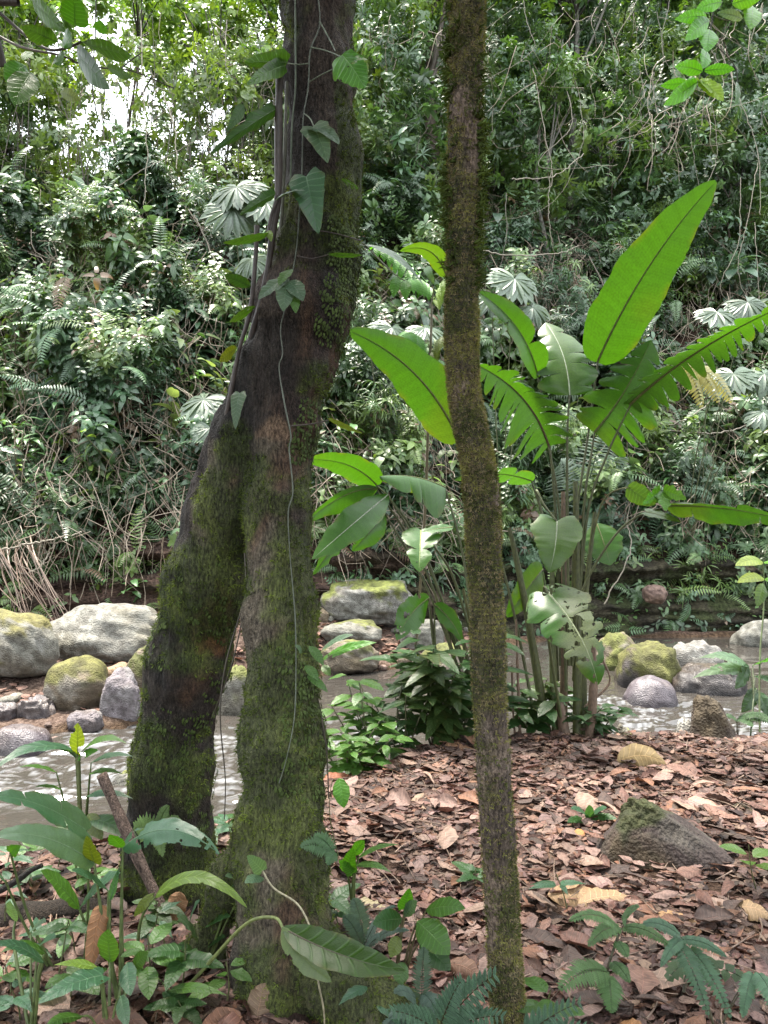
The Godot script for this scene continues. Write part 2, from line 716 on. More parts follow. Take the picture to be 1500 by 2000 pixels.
func riffle(x: float, d: float) -> float:
	var s := 0.0
	for r in [[1230.0, 1412.0, 0.8], [1340.0, 1400.0, 0.9], [1190.0, 1370.0, 0.5], [1420.0, 1410.0, 0.7], [650.0, 1432.0, 0.5], [720.0, 1425.0, 0.5], [440.0, 1470.0, 0.8], [455.0, 1540.0, 0.7], [240.0, 1440.0, 0.5], [330.0, 1450.0, 0.7], [90.0, 1500.0, 0.7], [30.0, 1545.0, 0.6], [560.0, 1460.0, 0.8], [1010.0, 1290.0, 0.3], [860.0, 1330.0, 0.35], [1080.0, 1380.0, 0.6]]:
		var rd: float = 1.95 * F / (r[1] - 1000.0)
		var rx: float = (r[0] - 750.0) / F * rd
		s += exp(-(pow((x - rx) / r[2], 2.0) + pow((d - rd) / (r[2] * 0.7), 2.0)))
	return clampf(s, 0.0, 1.0)


func build_river() -> void:
	var mb := MB.new()
	var xs := steps([-16.0, -5.0, 0.5, 5.0, 0.03, 16.0, 0.5])
	var ds := steps([2.6, 4.2, 0.06, 9.0, 0.03, 13.4, 0.07])
	var calm := Color(0.039, 0.034, 0.029)
	for d in ds:
		for x in xs:
			var r := riffle(x, d)
			var flow := Vector2(x * 0.95 + d * 0.3, d * 1.2 - x * 0.3)
			var a := nz.get_noise_2d(flow.x * 120.0, flow.y * 160.0)
			var b := nz2.get_noise_2d(flow.x * 230.0 + a * 60.0, flow.y * 620.0)
			var c := nz.get_noise_2d(flow.x * 480.0 + b * 80.0, flow.y * 1500.0)
			var y := WATER + a * (0.006 + 0.04 * r) + b * (0.004 + 0.024 * r) + c * (0.0012 + 0.010 * r)
			var lace := maxf(smoothstep(0.45, 0.95, 1.0 - absf(b) * 5.0), smoothstep(0.5, 0.95, 1.0 - absf(c) * 4.0) * 0.7)
			var foam := lace * smoothstep(-0.06, 0.28, c * 0.6 + a * 0.7 + 0.10 * r) * smoothstep(0.2, 0.8, r)
			mb.vert(Vector3(x, y, -d), calm.lerp(Color(0.56, 0.58, 0.62), foam * 0.32))
	var w := xs.size()
	for i in ds.size() - 1:
		for j in w - 1:
			var a := i * w + j
			mb.quad(a, a + 1, a + w + 1, a + w)
	struct("river", mb.done(M.water))


func build_bank() -> void:
	# the undercut earth bank at the foot of the hillside: ledges, cracks and a hanging lip
	var mb := MB.new()
	var xs := steps([-14.0, -6.0, 0.3, 7.0, 0.045, 14.0, 0.3])
	var n := 44
	for i in n + 1:
		var t := float(i) / n
		for x in xs:
			var foot := table(x, [-5.0, -1.0, 0.5, 2.0], [0.1, 0.05, -0.2, -0.6])
			var top := bank_top(x) + 0.18 + nz.get_noise_1d(x * 70.0) * 0.22 + nz2.get_noise_1d(x * 420.0) * 0.10
			var y := lerpf(foot - 0.05, top, t)
			var d := bank_foot(x) - 0.05 + 0.32 * pow(t, 1.5) + nz.get_noise_1d(x * 45.0 + 90.0) * 0.35
			d += 0.25 * exp(-pow((t - 0.72) / 0.12, 2.0)) - 0.10 * smoothstep(0.86, 1.0, t)
			d += nz.get_noise_2d(x * 55.0, y * 420.0) * 0.16 + nz2.get_noise_2d(x * 260.0, y * 700.0) * 0.06
			var k := nz.get_noise_2d(x * 120.0 + 300.0, y * 260.0)
			var right := smoothstep(-0.5, 1.6, x)
			var dirt := Color(0.13, 0.085, 0.065).lerp(Color(0.085, 0.075, 0.05), right)
			var mossy := Color(0.06, 0.075, 0.028)
			var col := dirt.lerp(dirt * 0.55, smoothstep(0.0, 0.25, nz2.get_noise_2d(x * 90.0, y * 500.0)))
			col = col.lerp(mossy, smoothstep(0.02, 0.20, k) * (0.15 + 0.75 * right))
			mb.vert(Vector3(x, y, -d), col)
	var w := xs.size()
	for i in n:
		for j in w - 1:
			var a := i * w + j
			mb.quad(a, a + 1, a + w + 1, a + w)
	# the top runs back under the plants
	for j in w:
		var p := mb.v[n * w + j]
		mb.vert(Vector3(p.x, p.y + 0.25, p.z - 1.1), Color(0.07, 0.05, 0.04))
	for j in w - 1:
		var a := n * w + j
		mb.quad(a, a + 1, a + w + 1, a + w)
	struct("earth_bank", mb.done(M.earth))


func boulder(c: Vector3, half: Vector3, o := {}) -> MB:
	var mb := MB.new()
	var nu: int = o.get("nu", 44)
	var nv: int = o.get("nv", 28)
	var e: float = o.get("square", 0.88)
	var bump: float = o.get("bump", 0.16)
	var sd: float = o.get("seed", c.x * 13.0 + c.z * 7.0)
	var moss: float = o.get("moss", 0.0)
	var turn: float = o.get("turn", 0.0)
	var base: Color = o.get("col", Color(0.30, 0.28, 0.27))
	var mcol: Color = o.get("mcol", Color(0.125, 0.135, 0.04))
	var peak: float = o.get("peak", 0.0)
	var wet: float = o.get("wet", -9.0)
	for i in nv + 1:
		var ph := PI * (float(i) / nv - 0.5)
		for j in nu + 1:
			var th := TAU * (j % nu) / nu
			var dir := Vector3(cos(ph) * cos(th), sin(ph), cos(ph) * sin(th))
			var q := Vector3(signf(dir.x) * pow(absf(dir.x), e), signf(dir.y) * pow(absf(dir.y), e), signf(dir.z) * pow(absf(dir.z), e))
			if peak > 0.0:
				var up := clampf(q.y * 0.5 + 0.5, 0.0, 1.0)
				q.x = q.x * lerpf(1.0, 1.0 - peak, up) + o.get("lean", 0.0) * up
				q.z *= lerpf(1.0, 1.0 - peak * 0.8, up)
			var r := 1.0 + bump * 1.6 * nz.get_noise_3dv(dir * 70.0 + Vector3.ONE * sd * 40.0) + bump * 0.5 * nz2.get_noise_3dv(dir * 260.0 + Vector3.ONE * sd * 40.0)
			var k := nz.get_noise_3dv(dir * 45.0 + Vector3(sd * 90.0, 0, 0))
			r -= bump * 0.9 * absf(k) # creases
			var p := (q * half * r).rotated(Vector3.UP, turn) + c
			var g := nz2.get_noise_3dv(p * 160.0)
			var col := base.lerp(base * 0.85 + Color(0.02, 0.012, 0.0), smoothstep(0.0, 0.35, g))
			col = col.lerp(Color(0.36, 0.36, 0.33), smoothstep(0.18, 0.32, nz.get_noise_3dv(p * 330.0)) * o.get("lichen", 0.5) * 0.6)
			if moss > 0.0:
				var mm := nz.get_noise_3dv(p * 130.0 + Vector3.ONE * 77.0) * 1.1 + nz2.get_noise_3dv(p * 620.0) * 0.45 + dir.y * 0.8 - 0.72 + moss
				col = col.lerp(mcol * (1.0 + 0.7 * nz2.get_noise_3dv(p * 300.0)), smoothstep(-0.05, 0.16, mm))
			if p.y < wet + 0.03 * g:
				col = col * 0.5
			mb.vert(p, col)
	for i in nv:
		for j in nu:
			var a := i * (nu + 1) + j
			mb.quad(a, a + nu + 1, a + nu + 2, a + 1)
	return mb


func build_rocks() -> void:
	var grey := Color(0.17, 0.165, 0.145)
	var purple := Color(0.16, 0.14, 0.15)
	var brown := Color(0.16, 0.13, 0.095)
	var dark := Color(0.07, 0.06, 0.055)
	# x0, x1, y0, y1 in the picture, depth, depth share, label, options
	var list := [
		[-70, 98, 1200, 1330, 8.1, 0.8, "broad mossy boulder with a dark undercut side on the gravel bar", {"moss": 0.5, "col": grey, "square": 0.8, "mcol": Color(0.13, 0.12, 0.042)}],
		[104, 322, 1184, 1315, 8.9, 0.75, "largest pale grey boulder with a rounded top before the earth bank", {"moss": -0.2, "col": Color(0.20, 0.195, 0.17), "square": 1.02, "lichen": 0.5, "nu": 64, "nv": 40}],
		[90, 210, 1284, 1405, 7.4, 0.9, "egg-shaped boulder furred all over with olive moss", {"moss": 0.75, "col": brown, "mcol": Color(0.13, 0.125, 0.038), "square": 0.95, "bump": 0.1}],
		[38, 108, 1360, 1430, 7.1, 0.8, "dark angular wet rock below the mossy egg-shaped boulder", {"col": Color(0.16, 0.14, 0.14), "square": 0.6, "bump": 0.3, "m": "wet"}],
		[197, 276, 1312, 1430, 7.2, 0.8, "smooth purple grey rock with a yellow moss patch at the waterline", {"col": Color(0.20, 0.18, 0.19), "moss": -0.15, "square": 0.8, "lichen": 0.2}],
		[244, 330, 1262, 1395, 7.8, 0.8, "brownish boulder half hidden by the leaning stem", {"col": brown, "moss": 0.1}],
		[-30, 97, 1416, 1490, 6.4, 0.9, "low smooth purple rock lying in the rapids", {"col": purple, "square": 0.85, "bump": 0.08, "m": "wet", "lichen": 0.1}],
		[138, 198, 1388, 1432, 6.9, 0.8, "small grey rock wedged under the egg-shaped boulder", {"col": purple, "square": 0.6}],
		[408, 506, 1298, 1405, 7.6, 0.8, "grey rock with bright moss seen between the two stems", {"col": grey, "moss": 0.12}],
		[636, 802, 1134, 1225, 10.9, 0.7, "big flat-topped boulder capped with bright moss by the far bank", {"col": Color(0.18, 0.175, 0.16), "moss": 0.32, "square": 0.72, "mcol": Color(0.15, 0.17, 0.042), "nu": 56, "nv": 36}],
		[622, 738, 1250, 1318, 9.5, 0.8, "low mossy rock with a dark wet foot at the river edge", {"col": brown, "moss": 0.3}],
		[626, 745, 1212, 1262, 10.2, 0.8, "moss-edged rock between two larger boulders", {"col": grey, "moss": 0.2}],
		[785, 862, 1212, 1268, 10.3, 0.8, "plain grey rock on the gravel behind the holed leaf", {"col": grey, "square": 0.6}],
		[806, 920, 1258, 1320, 9.5, 0.8, "wide sandy grey rock dipping into the brown water", {"col": Color(0.2, 0.175, 0.15), "moss": 0.1}],
		[1204, 1325, 1250, 1350, 8.8, 0.9, "dark boulder with a yellow green moss cap standing in the river", {"col": dark, "moss": 0.45, "mcol": Color(0.115, 0.115, 0.036), "square": 0.85, "lichen": 0.1}],
		[1306, 1404, 1249, 1345, 9.3, 0.8, "whitish speckled boulder behind the moss-capped one", {"col": Color(0.21, 0.20, 0.185), "lichen": 0.7}],
		[1316, 1456, 1298, 1370, 8.5, 0.7, "long black wet rock below the speckled boulder", {"col": dark, "m": "wet", "lichen": 0.0, "square": 0.7}],
		[1218, 1322, 1322, 1382, 8.0, 0.9, "rounded purple wet rock with water sliding over it", {"col": purple, "m": "wet", "square": 0.95, "bump": 0.06, "lichen": 0.1}],
		[1160, 1248, 1244, 1290, 9.7, 0.8, "low mossy rock beside the big-leaved clump", {"col": brown, "moss": 0.5, "mcol": Color(0.13, 0.14, 0.04)}],
		[1340, 1468, 1364, 1460, 5.15, 0.7, "dark pointed rock at the litter's edge by the rapids", {"col": Color(0.075, 0.06, 0.05), "peak": 0.6, "lean": -0.3, "square": 0.7, "lichen": 0.0, "moss": -0.1, "mcol": Color(0.09, 0.09, 0.03)}],
		[1318, 1364, 1402, 1448, 5.25, 0.9, "small whitish stone against the dark pointed rock", {"col": Color(0.42, 0.41, 0.38)}],
		[1196, 1244, 1420, 1462, 5.2, 0.9, "small stone with a pale lichen crown beside the rapids", {"col": grey, "moss": 0.1, "mcol": Color(0.34, 0.36, 0.12)}],
		[1236, 1300, 1432, 1464, 5.2, 0.9, "flat pale stone beside the lichen-crowned stone", {"col": grey}],
		[1125, 1495, 1566, 1715, 3.4, 0.5, "pyramid-shaped dark rock with thin moss rising from dead leaves", {"col": Color(0.055, 0.042, 0.036), "mcol": Color(0.045, 0.05, 0.018), "moss": 0.1, "peak": 0.86, "lean": -0.28, "square": 0.62, "bump": 0.13, "lichen": 0.15, "nu": 90, "nv": 60}],
		[598, 642, 1184, 1230, 10.6, 0.9, "small brown stone beside the flat-topped boulder", {"col": brown}],
		[1254, 1302, 1144, 1178, 12.05, 0.8, "reddish stone lodged in the eroded bank", {"col": Color(0.18, 0.12, 0.10), "lichen": 0.0}],
		[205, 300, 1500, 1548, 5.6, 0.9, "flat grey stone among the shallows behind the saplings", {"col": grey, "moss": 0.15}],
		[-25, 30, 1372, 1412, 7.0, 0.9, "bluish wet stone at the end of the gravel bar", {"col": purple, "m": "wet"}],
		[380, 430, 1400, 1440, 7.2, 0.9, "low wet stone showing between the stems", {"col": purple, "m": "wet"}],
		[205, 262, 1296, 1330, 7.9, 0.9, "small orange-tinted stone behind the mossy egg-shaped boulder", {"col": Color(0.33, 0.22, 0.14), "lichen": 0.1}],
		[1430, 1530, 1215, 1262, 11.4, 0.7, "broad stone at the water's edge below the eroded bank", {"col": grey}],
		[455, 498, 1225, 1262, 9.8, 0.9, "small pinkish stone in the calm reach between the stems", {"col": Color(0.30, 0.23, 0.2)}],
	]
	for r in list:
		var d: float = r[4]
		var lo := px(r[0], r[3], d)
		var hi := px(r[1], r[2], d)
		var half := Vector3((hi.x - lo.x) * 0.5, (hi.y - lo.y) * 0.5, (hi.x - lo.x) * 0.5 * r[5])
		var c := (lo + hi) * 0.5
		# reach down into what it rests on
		var g := minf(ground_y(c.x, d), ground_y(c.x, d + 0.3))
		var foot := minf(lo.y, g - 0.06) if d < 12.0 else lo.y
		var op: Dictionary = r[7]
		half.y = (hi.y - foot) * 0.5 / 1.02
		c.y = (hi.y + foot) * 0.5
		op.wet = WATER + 0.06
		var mb := boulder(c, half * 1.04, op)
		single("boulder", mb.done(M.wet_rock if op.get("m", "") == "wet" else M.rock), r[6], "rock")
	# the stones of the gravel bar, one mesh shape each for a few sizes
	var forms := []
	for i in 6:
		var m := boulder(Vector3.ZERO, Vector3(1, rr(0.55, 0.8), rr(0.7, 0.95)), {"nu": 14, "nv": 9, "seed": i * 3.7 + 1.0, "col": [grey, purple, brown, Color(0.27, 0.25, 0.22), Color(0.2, 0.14, 0.12), grey][i], "lichen": 0.3})
		forms.append(m.done(M.rock))
	var made := 0
	for i in 400:
		if made >= 55:
			break
		var x := rr(-5.2, 1.6)
		var f := far_shore(x)
		var d := rr(f - 0.35, minf(f + 2.2, bank_foot(x)))
		var s := rr(0.035, 0.11)
		var kind := rng.randi_range(0, 5)
		var o := MeshInstance3D.new()
		o.name = numbered("river_stone")
		o.mesh = forms[kind]
		o.position = on_ground(x, d, s * 0.25)
		o.rotation.y = rr(0, TAU)
		o.scale = Vector3.ONE * s
		tag(o, ["grey", "purple", "brown", "pale", "reddish", "grey"][kind] + " fist-sized river stone on the gravel bar", "stone", "stones of the gravel bar")
		add_child(o)
		made += 1


# ---------------------------------------------------------------- the two near trees
func sprig(kind: int) -> MB:
	# a small shoot with its leaves, growing along +y from the origin, white: the copies give the colour
	var mb := MB.new()
	var w := Color(1, 1, 1)
	match kind:
		0: # whorl of seven broad leaves
			for i in 7:
				var a := TAU * i / 7.0 + rr(-0.3, 0.3)
				var d := Vector3(cos(a), rr(-0.1, 0.45), sin(a)).normalized()
				leaf(mb, Vector3(0, i * 0.012, 0), d, Vector3.UP, rr(0.11, 0.17), rr(0.026, 0.04), 0, 4, rr(0.5, 1.1), 0.22, w * rr(0.8, 1.15))
		1: # twig with alternate small leaves
			var p := Vector3.ZERO
			var d := Vector3(0.1, 1, 0).normalized()
			for i in 11:
				var side := Vector3(cos(i * 2.4), 0.35, sin(i * 2.4)).normalized()
				leaf(mb, p, side, (Vector3.UP - side * 0.3).normalized(), rr(0.06, 0.10), rr(0.015, 0.024), 0, 3, rr(0.3, 0.9), 0.2, w * rr(0.75, 1.2))
				p += d * 0.028
				d = (d + rdir() * 0.15).normalized()
		2: # fern frond
			frond(mb, Vector3.ZERO, Vector3(0.5, 0.12, 0), Vector3(0, 0.09, 0), Vector3.UP, 0.11, 16, 0.011, w, 0.5)
		3: # three large drooping leaves
			for i in 4:
				var a := TAU * i / 4.0 + rr(-0.5, 0.5)
				var d := Vector3(cos(a), rr(0.1, 0.6), sin(a)).normalized()
				var l := rr(0.24, 0.36)
				leaf(mb, d * 0.06, d, Vector3.UP, l, l * rr(0.20, 0.28), 1, 6, rr(1.0, 1.7), 0.16, w * rr(0.8, 1.15))
		4: # tuft of narrow hanging leaves
			for i in 9:
				var a := TAU * i / 9.0 + rr(-0.4, 0.4)
				var d := Vector3(cos(a), rr(0.2, 1.1), sin(a)).normalized()
				leaf(mb, Vector3.ZERO, d, Vector3.UP, rr(0.18, 0.30), rr(0.010, 0.017), 3, 5, rr(1.2, 2.2), 0.3, w * rr(0.75, 1.2))
		5: # moss tuft
			for i in 7:
				var d := (Vector3(0, 1.0, 0) + rdir() * 0.9).normalized()
				leaf(mb, Vector3.ZERO, d, rdir(), rr(0.009, 0.02), rr(0.0016, 0.003), 3, 2, rr(0.0, 1.0), 0.2, w * rr(0.7, 1.3))
		6: # creeping leaflet lying on bark
			for i in 3:
				var d := Vector3(rr(-0.8, 0.8), 0.25, 1).normalized()
				leaf(mb, Vector3(rr(-0.01, 0.01), 0.002, rr(-0.01, 0.01)), d, Vector3.UP, rr(0.010, 0.017), rr(0.0035, 0.0055), 0, 3, rr(0.2, 0.8), 0.15, w * rr(0.7, 1.25))
		7: # hanging moss strand
			for i in 6:
				var d := (Vector3(0, 0.8, 0) + rdir() * 0.7).normalized()
				leaf(mb, Vector3.ZERO, d, rdir(), rr(0.018, 0.04), rr(0.0014, 0.0026), 3, 4, rr(1.0, 2.4), 0.2, w * rr(0.7, 1.3))
	return mb


func basis_to(n: Vector3, spin: float, s: float) -> Basis:
	# y to n
	var x := n.cross(Vector3.UP if absf(n.y) < 0.9 else Vector3.RIGHT).normalized()
	var b := Basis(x, n, x.cross(n).normalized())
	return (b * Basis(Vector3.UP, spin)).scaled(Vector3.ONE * s) if s == 1.0 else b * Basis(Vector3.UP, spin) * Basis.from_scale(Vector3.ONE * s)


func crown_mesh(rad: Vector3, count: int, kinds: Array, cols: Array, sd: int, scale: float) -> ArrayMesh:
	# a crown: clumps of shoots through an uneven volume, gaps between
	var keep := rng.state
	rng.seed = sd
	var protos := []
	for k in kinds:
		protos.append(sprig(k))
	var mb := MB.new()
	var clumps := []
	for i in maxi(8, count / 22):
		var q := rdir() * pow(rng.randf(), 0.45)
		clumps.append([Vector3(q.x * rad.x, q.y * rad.y, q.z * rad.z), rr(0.16, 0.30) * rad.x])
	for i in count:
		var cl: Array = clumps[rng.randi() % clumps.size()]
		var p: Vector3 = cl[0] + rdir() * (cl[1] * pow(rng.randf(), 0.4))
		var pr: MB = protos[rng.randi() % protos.size()]
		var b := basis_to((Vector3(0, 0.5, 0) + rdir()).normalized(), rr(0, TAU), scale * rr(0.7, 1.3))
		var col: Color = cols[rng.randi() % cols.size()] * rr(0.75, 1.2)
		var at := mb.v.size()
		for j in pr.v.size():
			mb.vert(p + b * pr.v[j], pr.c[j] * col, pr.uv[j])
		for j in pr.ix.size():
			mb.ix.append(pr.ix[j] + at)
	# the twigs that carry the clumps
	for cl in clumps:
		var a: Vector3 = Vector3(0, -rad.y * 0.7, 0)
		tube(mb, curve([a, cl[0] * 0.5 + Vector3(0, -rad.y * 0.15, 0), cl[0]], 6), taper(6, 0.02, 0.005), 5, Color(0.06, 0.05, 0.04))
	rng.state = keep
	return mb.done(M.far_leaf)


func build_forked_tree() -> void:
	var s: Array[Vector3] = [px(566, 2060, 2.34), px(556, 1880, 2.38), px(552, 1700, 2.43), px(550, 1450, 2.5), px(547, 1200, 2.6), px(543, 1000, 2.68), px(556, 830, 2.73), px(572, 700, 2.745)]
	var sr := [0.16, 0.135, 0.122, 0.116, 0.105, 0.095, 0.105, 0.125]
	var l: Array[Vector3] = [px(325, 1790, 3.06), px(330, 1640, 3.03), px(333, 1500, 2.99), px(366, 1300, 2.92), px(405, 1130, 2.86), px(437, 1000, 2.82), px(478, 850, 2.79), px(530, 720, 2.765)]
	var lr := [0.165, 0.15, 0.132, 0.136, 0.132, 0.122, 0.105, 0.10]
	var t: Array[Vector3] = [px(572, 700, 2.75), px(594, 600, 2.75), px(617, 500, 2.75), px(629, 400, 2.75), px(630, 300, 2.75), px(625, 150, 2.755), px(617, 0, 2.76), px(606, -200, 2.78), px(590, -420, 2.8)]
	var tr := [0.145, 0.155, 0.130, 0.115, 0.111, 0.109, 0.108, 0.105, 0.102]
	var bones := []
	for i in s.size() - 1:
		bones.append([s[i], s[i + 1], sr[i], sr[i + 1]])
	for i in l.size() - 1:
		bones.append([l[i], l[i + 1], lr[i], lr[i + 1]])
	for i in t.size() - 1:
		bones.append([t[i], t[i + 1], tr[i], tr[i + 1]])
	# buttress roots
	var root_lines := [
		[px(500, 1600, 2.46), px(455, 1720, 2.5), px(395, 1860, 2.56), px(362, 1935, 2.6), 0.055, 0.05, 0.042, 0.035],
		[px(590, 1840, 2.34), px(660, 1930, 2.24), px(760, 1985, 2.2), px(880, 2040, 2.2), 0.075, 0.075, 0.06, 0.04],
		[px(540, 1900, 2.42), px(640, 1930, 2.6), px(720, 1925, 2.75), px(790, 1930, 2.9), 0.07, 0.05, 0.035, 0.02],
		[px(340, 1690, 3.02), px(420, 1760, 3.0), px(470, 1790, 3.05), px(520, 1800, 3.15), 0.10, 0.06, 0.04, 0.03],
		[px(310, 1690, 3.05), px(260, 1750, 3.05), px(200, 1780, 3.1), px(150, 1790, 3.2), 0.10, 0.06, 0.04, 0.03]]
	for r in root_lines:
		for i in 3:
			bones.append([r[i], r[i + 1], r[4 + i], r[5 + i]])
	var lo := Vector3(-1.25, -0.32, -3.35)
	var hi := Vector3(0.32, 4.2, -1.95)
	var mb := surface_net(bones, 0.07, 0.014, lo, hi)
	var nn := mb.normals()
	var moss_at := []
	var moss_col := []
	var creep_at := []
	var creep_col := []
	for i in mb.v.size():
		var p := mb.v[i]
		var n := nn[i]
		# furrows along the stem, knots, grain
		var lean := p.x - p.y * -0.05
		var rg := 1.0 - absf(ridge.get_noise_3d(lean * 1500.0, p.y * 130.0, p.z * 1500.0)) * 2.2
		var h := rg * 0.012 + nz.get_noise_3dv(p * 330.0) * 0.02 + nz2.get_noise_3d(p.x * 1900.0, p.y * 700.0, p.z * 1900.0) * 0.0035
		mb.v[i] = p + n * h
		var on_right_stem := p.z > -2.72 and p.y < 1.75
		var q := (p.x * F / -p.z) + 750.0
		var y := 1000.0 - (p.y - EYE) * F / -p.z
		var col := Color(0.058, 0.046, 0.036)
		if on_right_stem:
			col = Color(0.19, 0.16, 0.115)
		elif y < 620.0:
			col = Color(0.098, 0.072, 0.056)
		col = col.lerp(Color(0.15, 0.085, 0.052), smoothstep(0.12, 0.34, nz.get_noise_3d(p.x * 300.0 + 40.0, p.y * 120.0, p.z * 300.0)) * 0.8)
		col = col.lerp(Color(0.03, 0.026, 0.024), smoothstep(0.1, 0.3, nz2.get_noise_3d(p.x * 260.0, p.y * 110.0 + 70.0, p.z * 260.0)) * 0.7)
		# bare peeled patches: pale where the bark has come off, orange rot inside the fork
		var pale := smoothstep(0.9, 0.3, Vector2((q - 545.0) / 55.0, (y - 842.0) / 30.0).length() + nz2.get_noise_3dv(p * 700.0) * 0.6)
		if on_right_stem or y < 900.0:
			col = col.lerp(Color(0.34, 0.23, 0.15), pale * 0.85)
		var rot := smoothstep(1.0, 0.5, Vector2((q - 420.0) / 45.0, (y - 1215.0) / 95.0).length() + nz2.get_noise_3dv(p * 500.0) * 0.8)
		if not on_right_stem:
			col = col.lerp(Color(0.20, 0.085, 0.025), rot * 0.8)
		# moss: thick on the lower stems and on the flanks
		var mn := nz.get_noise_3dv(p * 190.0 + Vector3.ONE * 31.0) + nz2.get_noise_3dv(p * 900.0) * 0.35
		var m := -0.25
		if on_right_stem:
			m = table(y, [850.0, 1050.0, 1500.0, 2000.0], [-0.02, 0.2, 0.42, 0.3])
		elif y > 850.0:
			m = table(q, [300.0, 380.0, 430.0, 470.0, 500.0], [0.24, 0.1, -0.15, -0.08, 0.1]) - 0.05 - 0.25 * rot
		elif q > 655.0:
			m = table(y, [0.0, 350.0, 450.0, 850.0], [0.05, 0.25, 0.3, 0.15])
		if y < 900.0 and y > 560.0 and q > 560.0 + (850.0 - y) * 0.16:
			m = maxf(m, 0.0)
		m -= pale
		var cover := smoothstep(-0.12, 0.22, mn + m)
		var green := Color(0.085, 0.12, 0.03).lerp(Color(0.18, 0.235, 0.052), smoothstep(-0.1, 0.35, nz2.get_noise_3dv(p * 420.0)))
		mb.c[i] = col.lerp(green * 0.8, cover * 0.8)
		if cover > 0.3 and rng.randf() < 0.34 * cover and n.z > -0.55:
			moss_at.append(Transform3D(basis_to((n + Vector3(0, -0.35, 0) + rdir() * 0.35).normalized(), rr(0, TAU), rr(0.4, 1.05)), mb.v[i]))
			moss_col.append(green * rr(0.8, 1.5))
		# little creeping fern on the flank of the upper trunk
		var cz := smoothstep(0.0, 0.2, nz.get_noise_3dv(p * 260.0 + Vector3.ONE * 9.0) + 0.24)
		var zone := y > 420.0 and y < 900.0 and q > 640.0 - maxf(0.0, y - 520.0) * 0.20
		var low := (not on_right_stem and y > 1050.0 and y < 1650.0 and nz.get_noise_3dv(p * 200.0) > 0.12)
		var low2 := on_right_stem and y > 1230.0 and y < 1560.0 and q > 545.0 and nz.get_noise_3dv(p * 240.0) > -0.05
		if n.z > -0.4 and ((zone and rng.randf() < 0.45 * cz) or (low and rng.randf() < 0.14) or (low2 and rng.randf() < 0.30)):
			var down := (Vector3(rr(-0.6, 0.6), -1, 0) - n * Vector3(0, -1, 0).dot(n)).normalized()
			var up := (n + Vector3(0, 0.25, 0)).normalized()
			var bx := up.cross(down).normalized()
			creep_at.append(Transform3D(Basis(bx, up, bx.cross(up).normalized()) * Basis.from_scale(Vector3.ONE * rr(0.7, 1.3)), mb.v[i] + n * 0.004))
			creep_col.append(Color(0.08, 0.115, 0.035) * rr(0.6, 1.5))
	var tree := thing("forked_tree", "thick forked tree with two mossy stems joining into one dark trunk", "tree", Vector3(-0.35, 0, -2.45))
	part(tree, "trunk", mb.done(M.bark))
	scatter(tree, "moss", sprig(5).done(M.moss), moss_at, moss_col)
	scatter(tree, "creeper_leaves", sprig(6).done(M.moss), creep_at, creep_col)
	var top: Vector3 = t[-1]
	for q in [[Vector3(-0.9, 6.6, -2.6), 0.09], [Vector3(0.5, 6.9, -3.1), 0.075], [Vector3(-0.3, 7.2, -1.6), 0.07]]:
		stalk(tree, "limb", [top - Vector3(0, 0.25, 0), top + Vector3(0, 0.5, 0), top.lerp(q[0], 0.6) + Vector3(0, 0.3, 0), q[0]], q[1] + 0.02, q[1] * 0.5, Color(0.06, 0.045, 0.038), 12, 0.15)
	var cr := part(tree, "crown", crown_mesh(Vector3(2.7, 1.3, 2.5), 900, [0, 3], [Color(0.06, 0.14, 0.03), Color(0.09, 0.18, 0.03)], 301, 1.5))
	cr.position = Vector3(-0.4, 7.4, -2.2) - tree.position
	climbers()


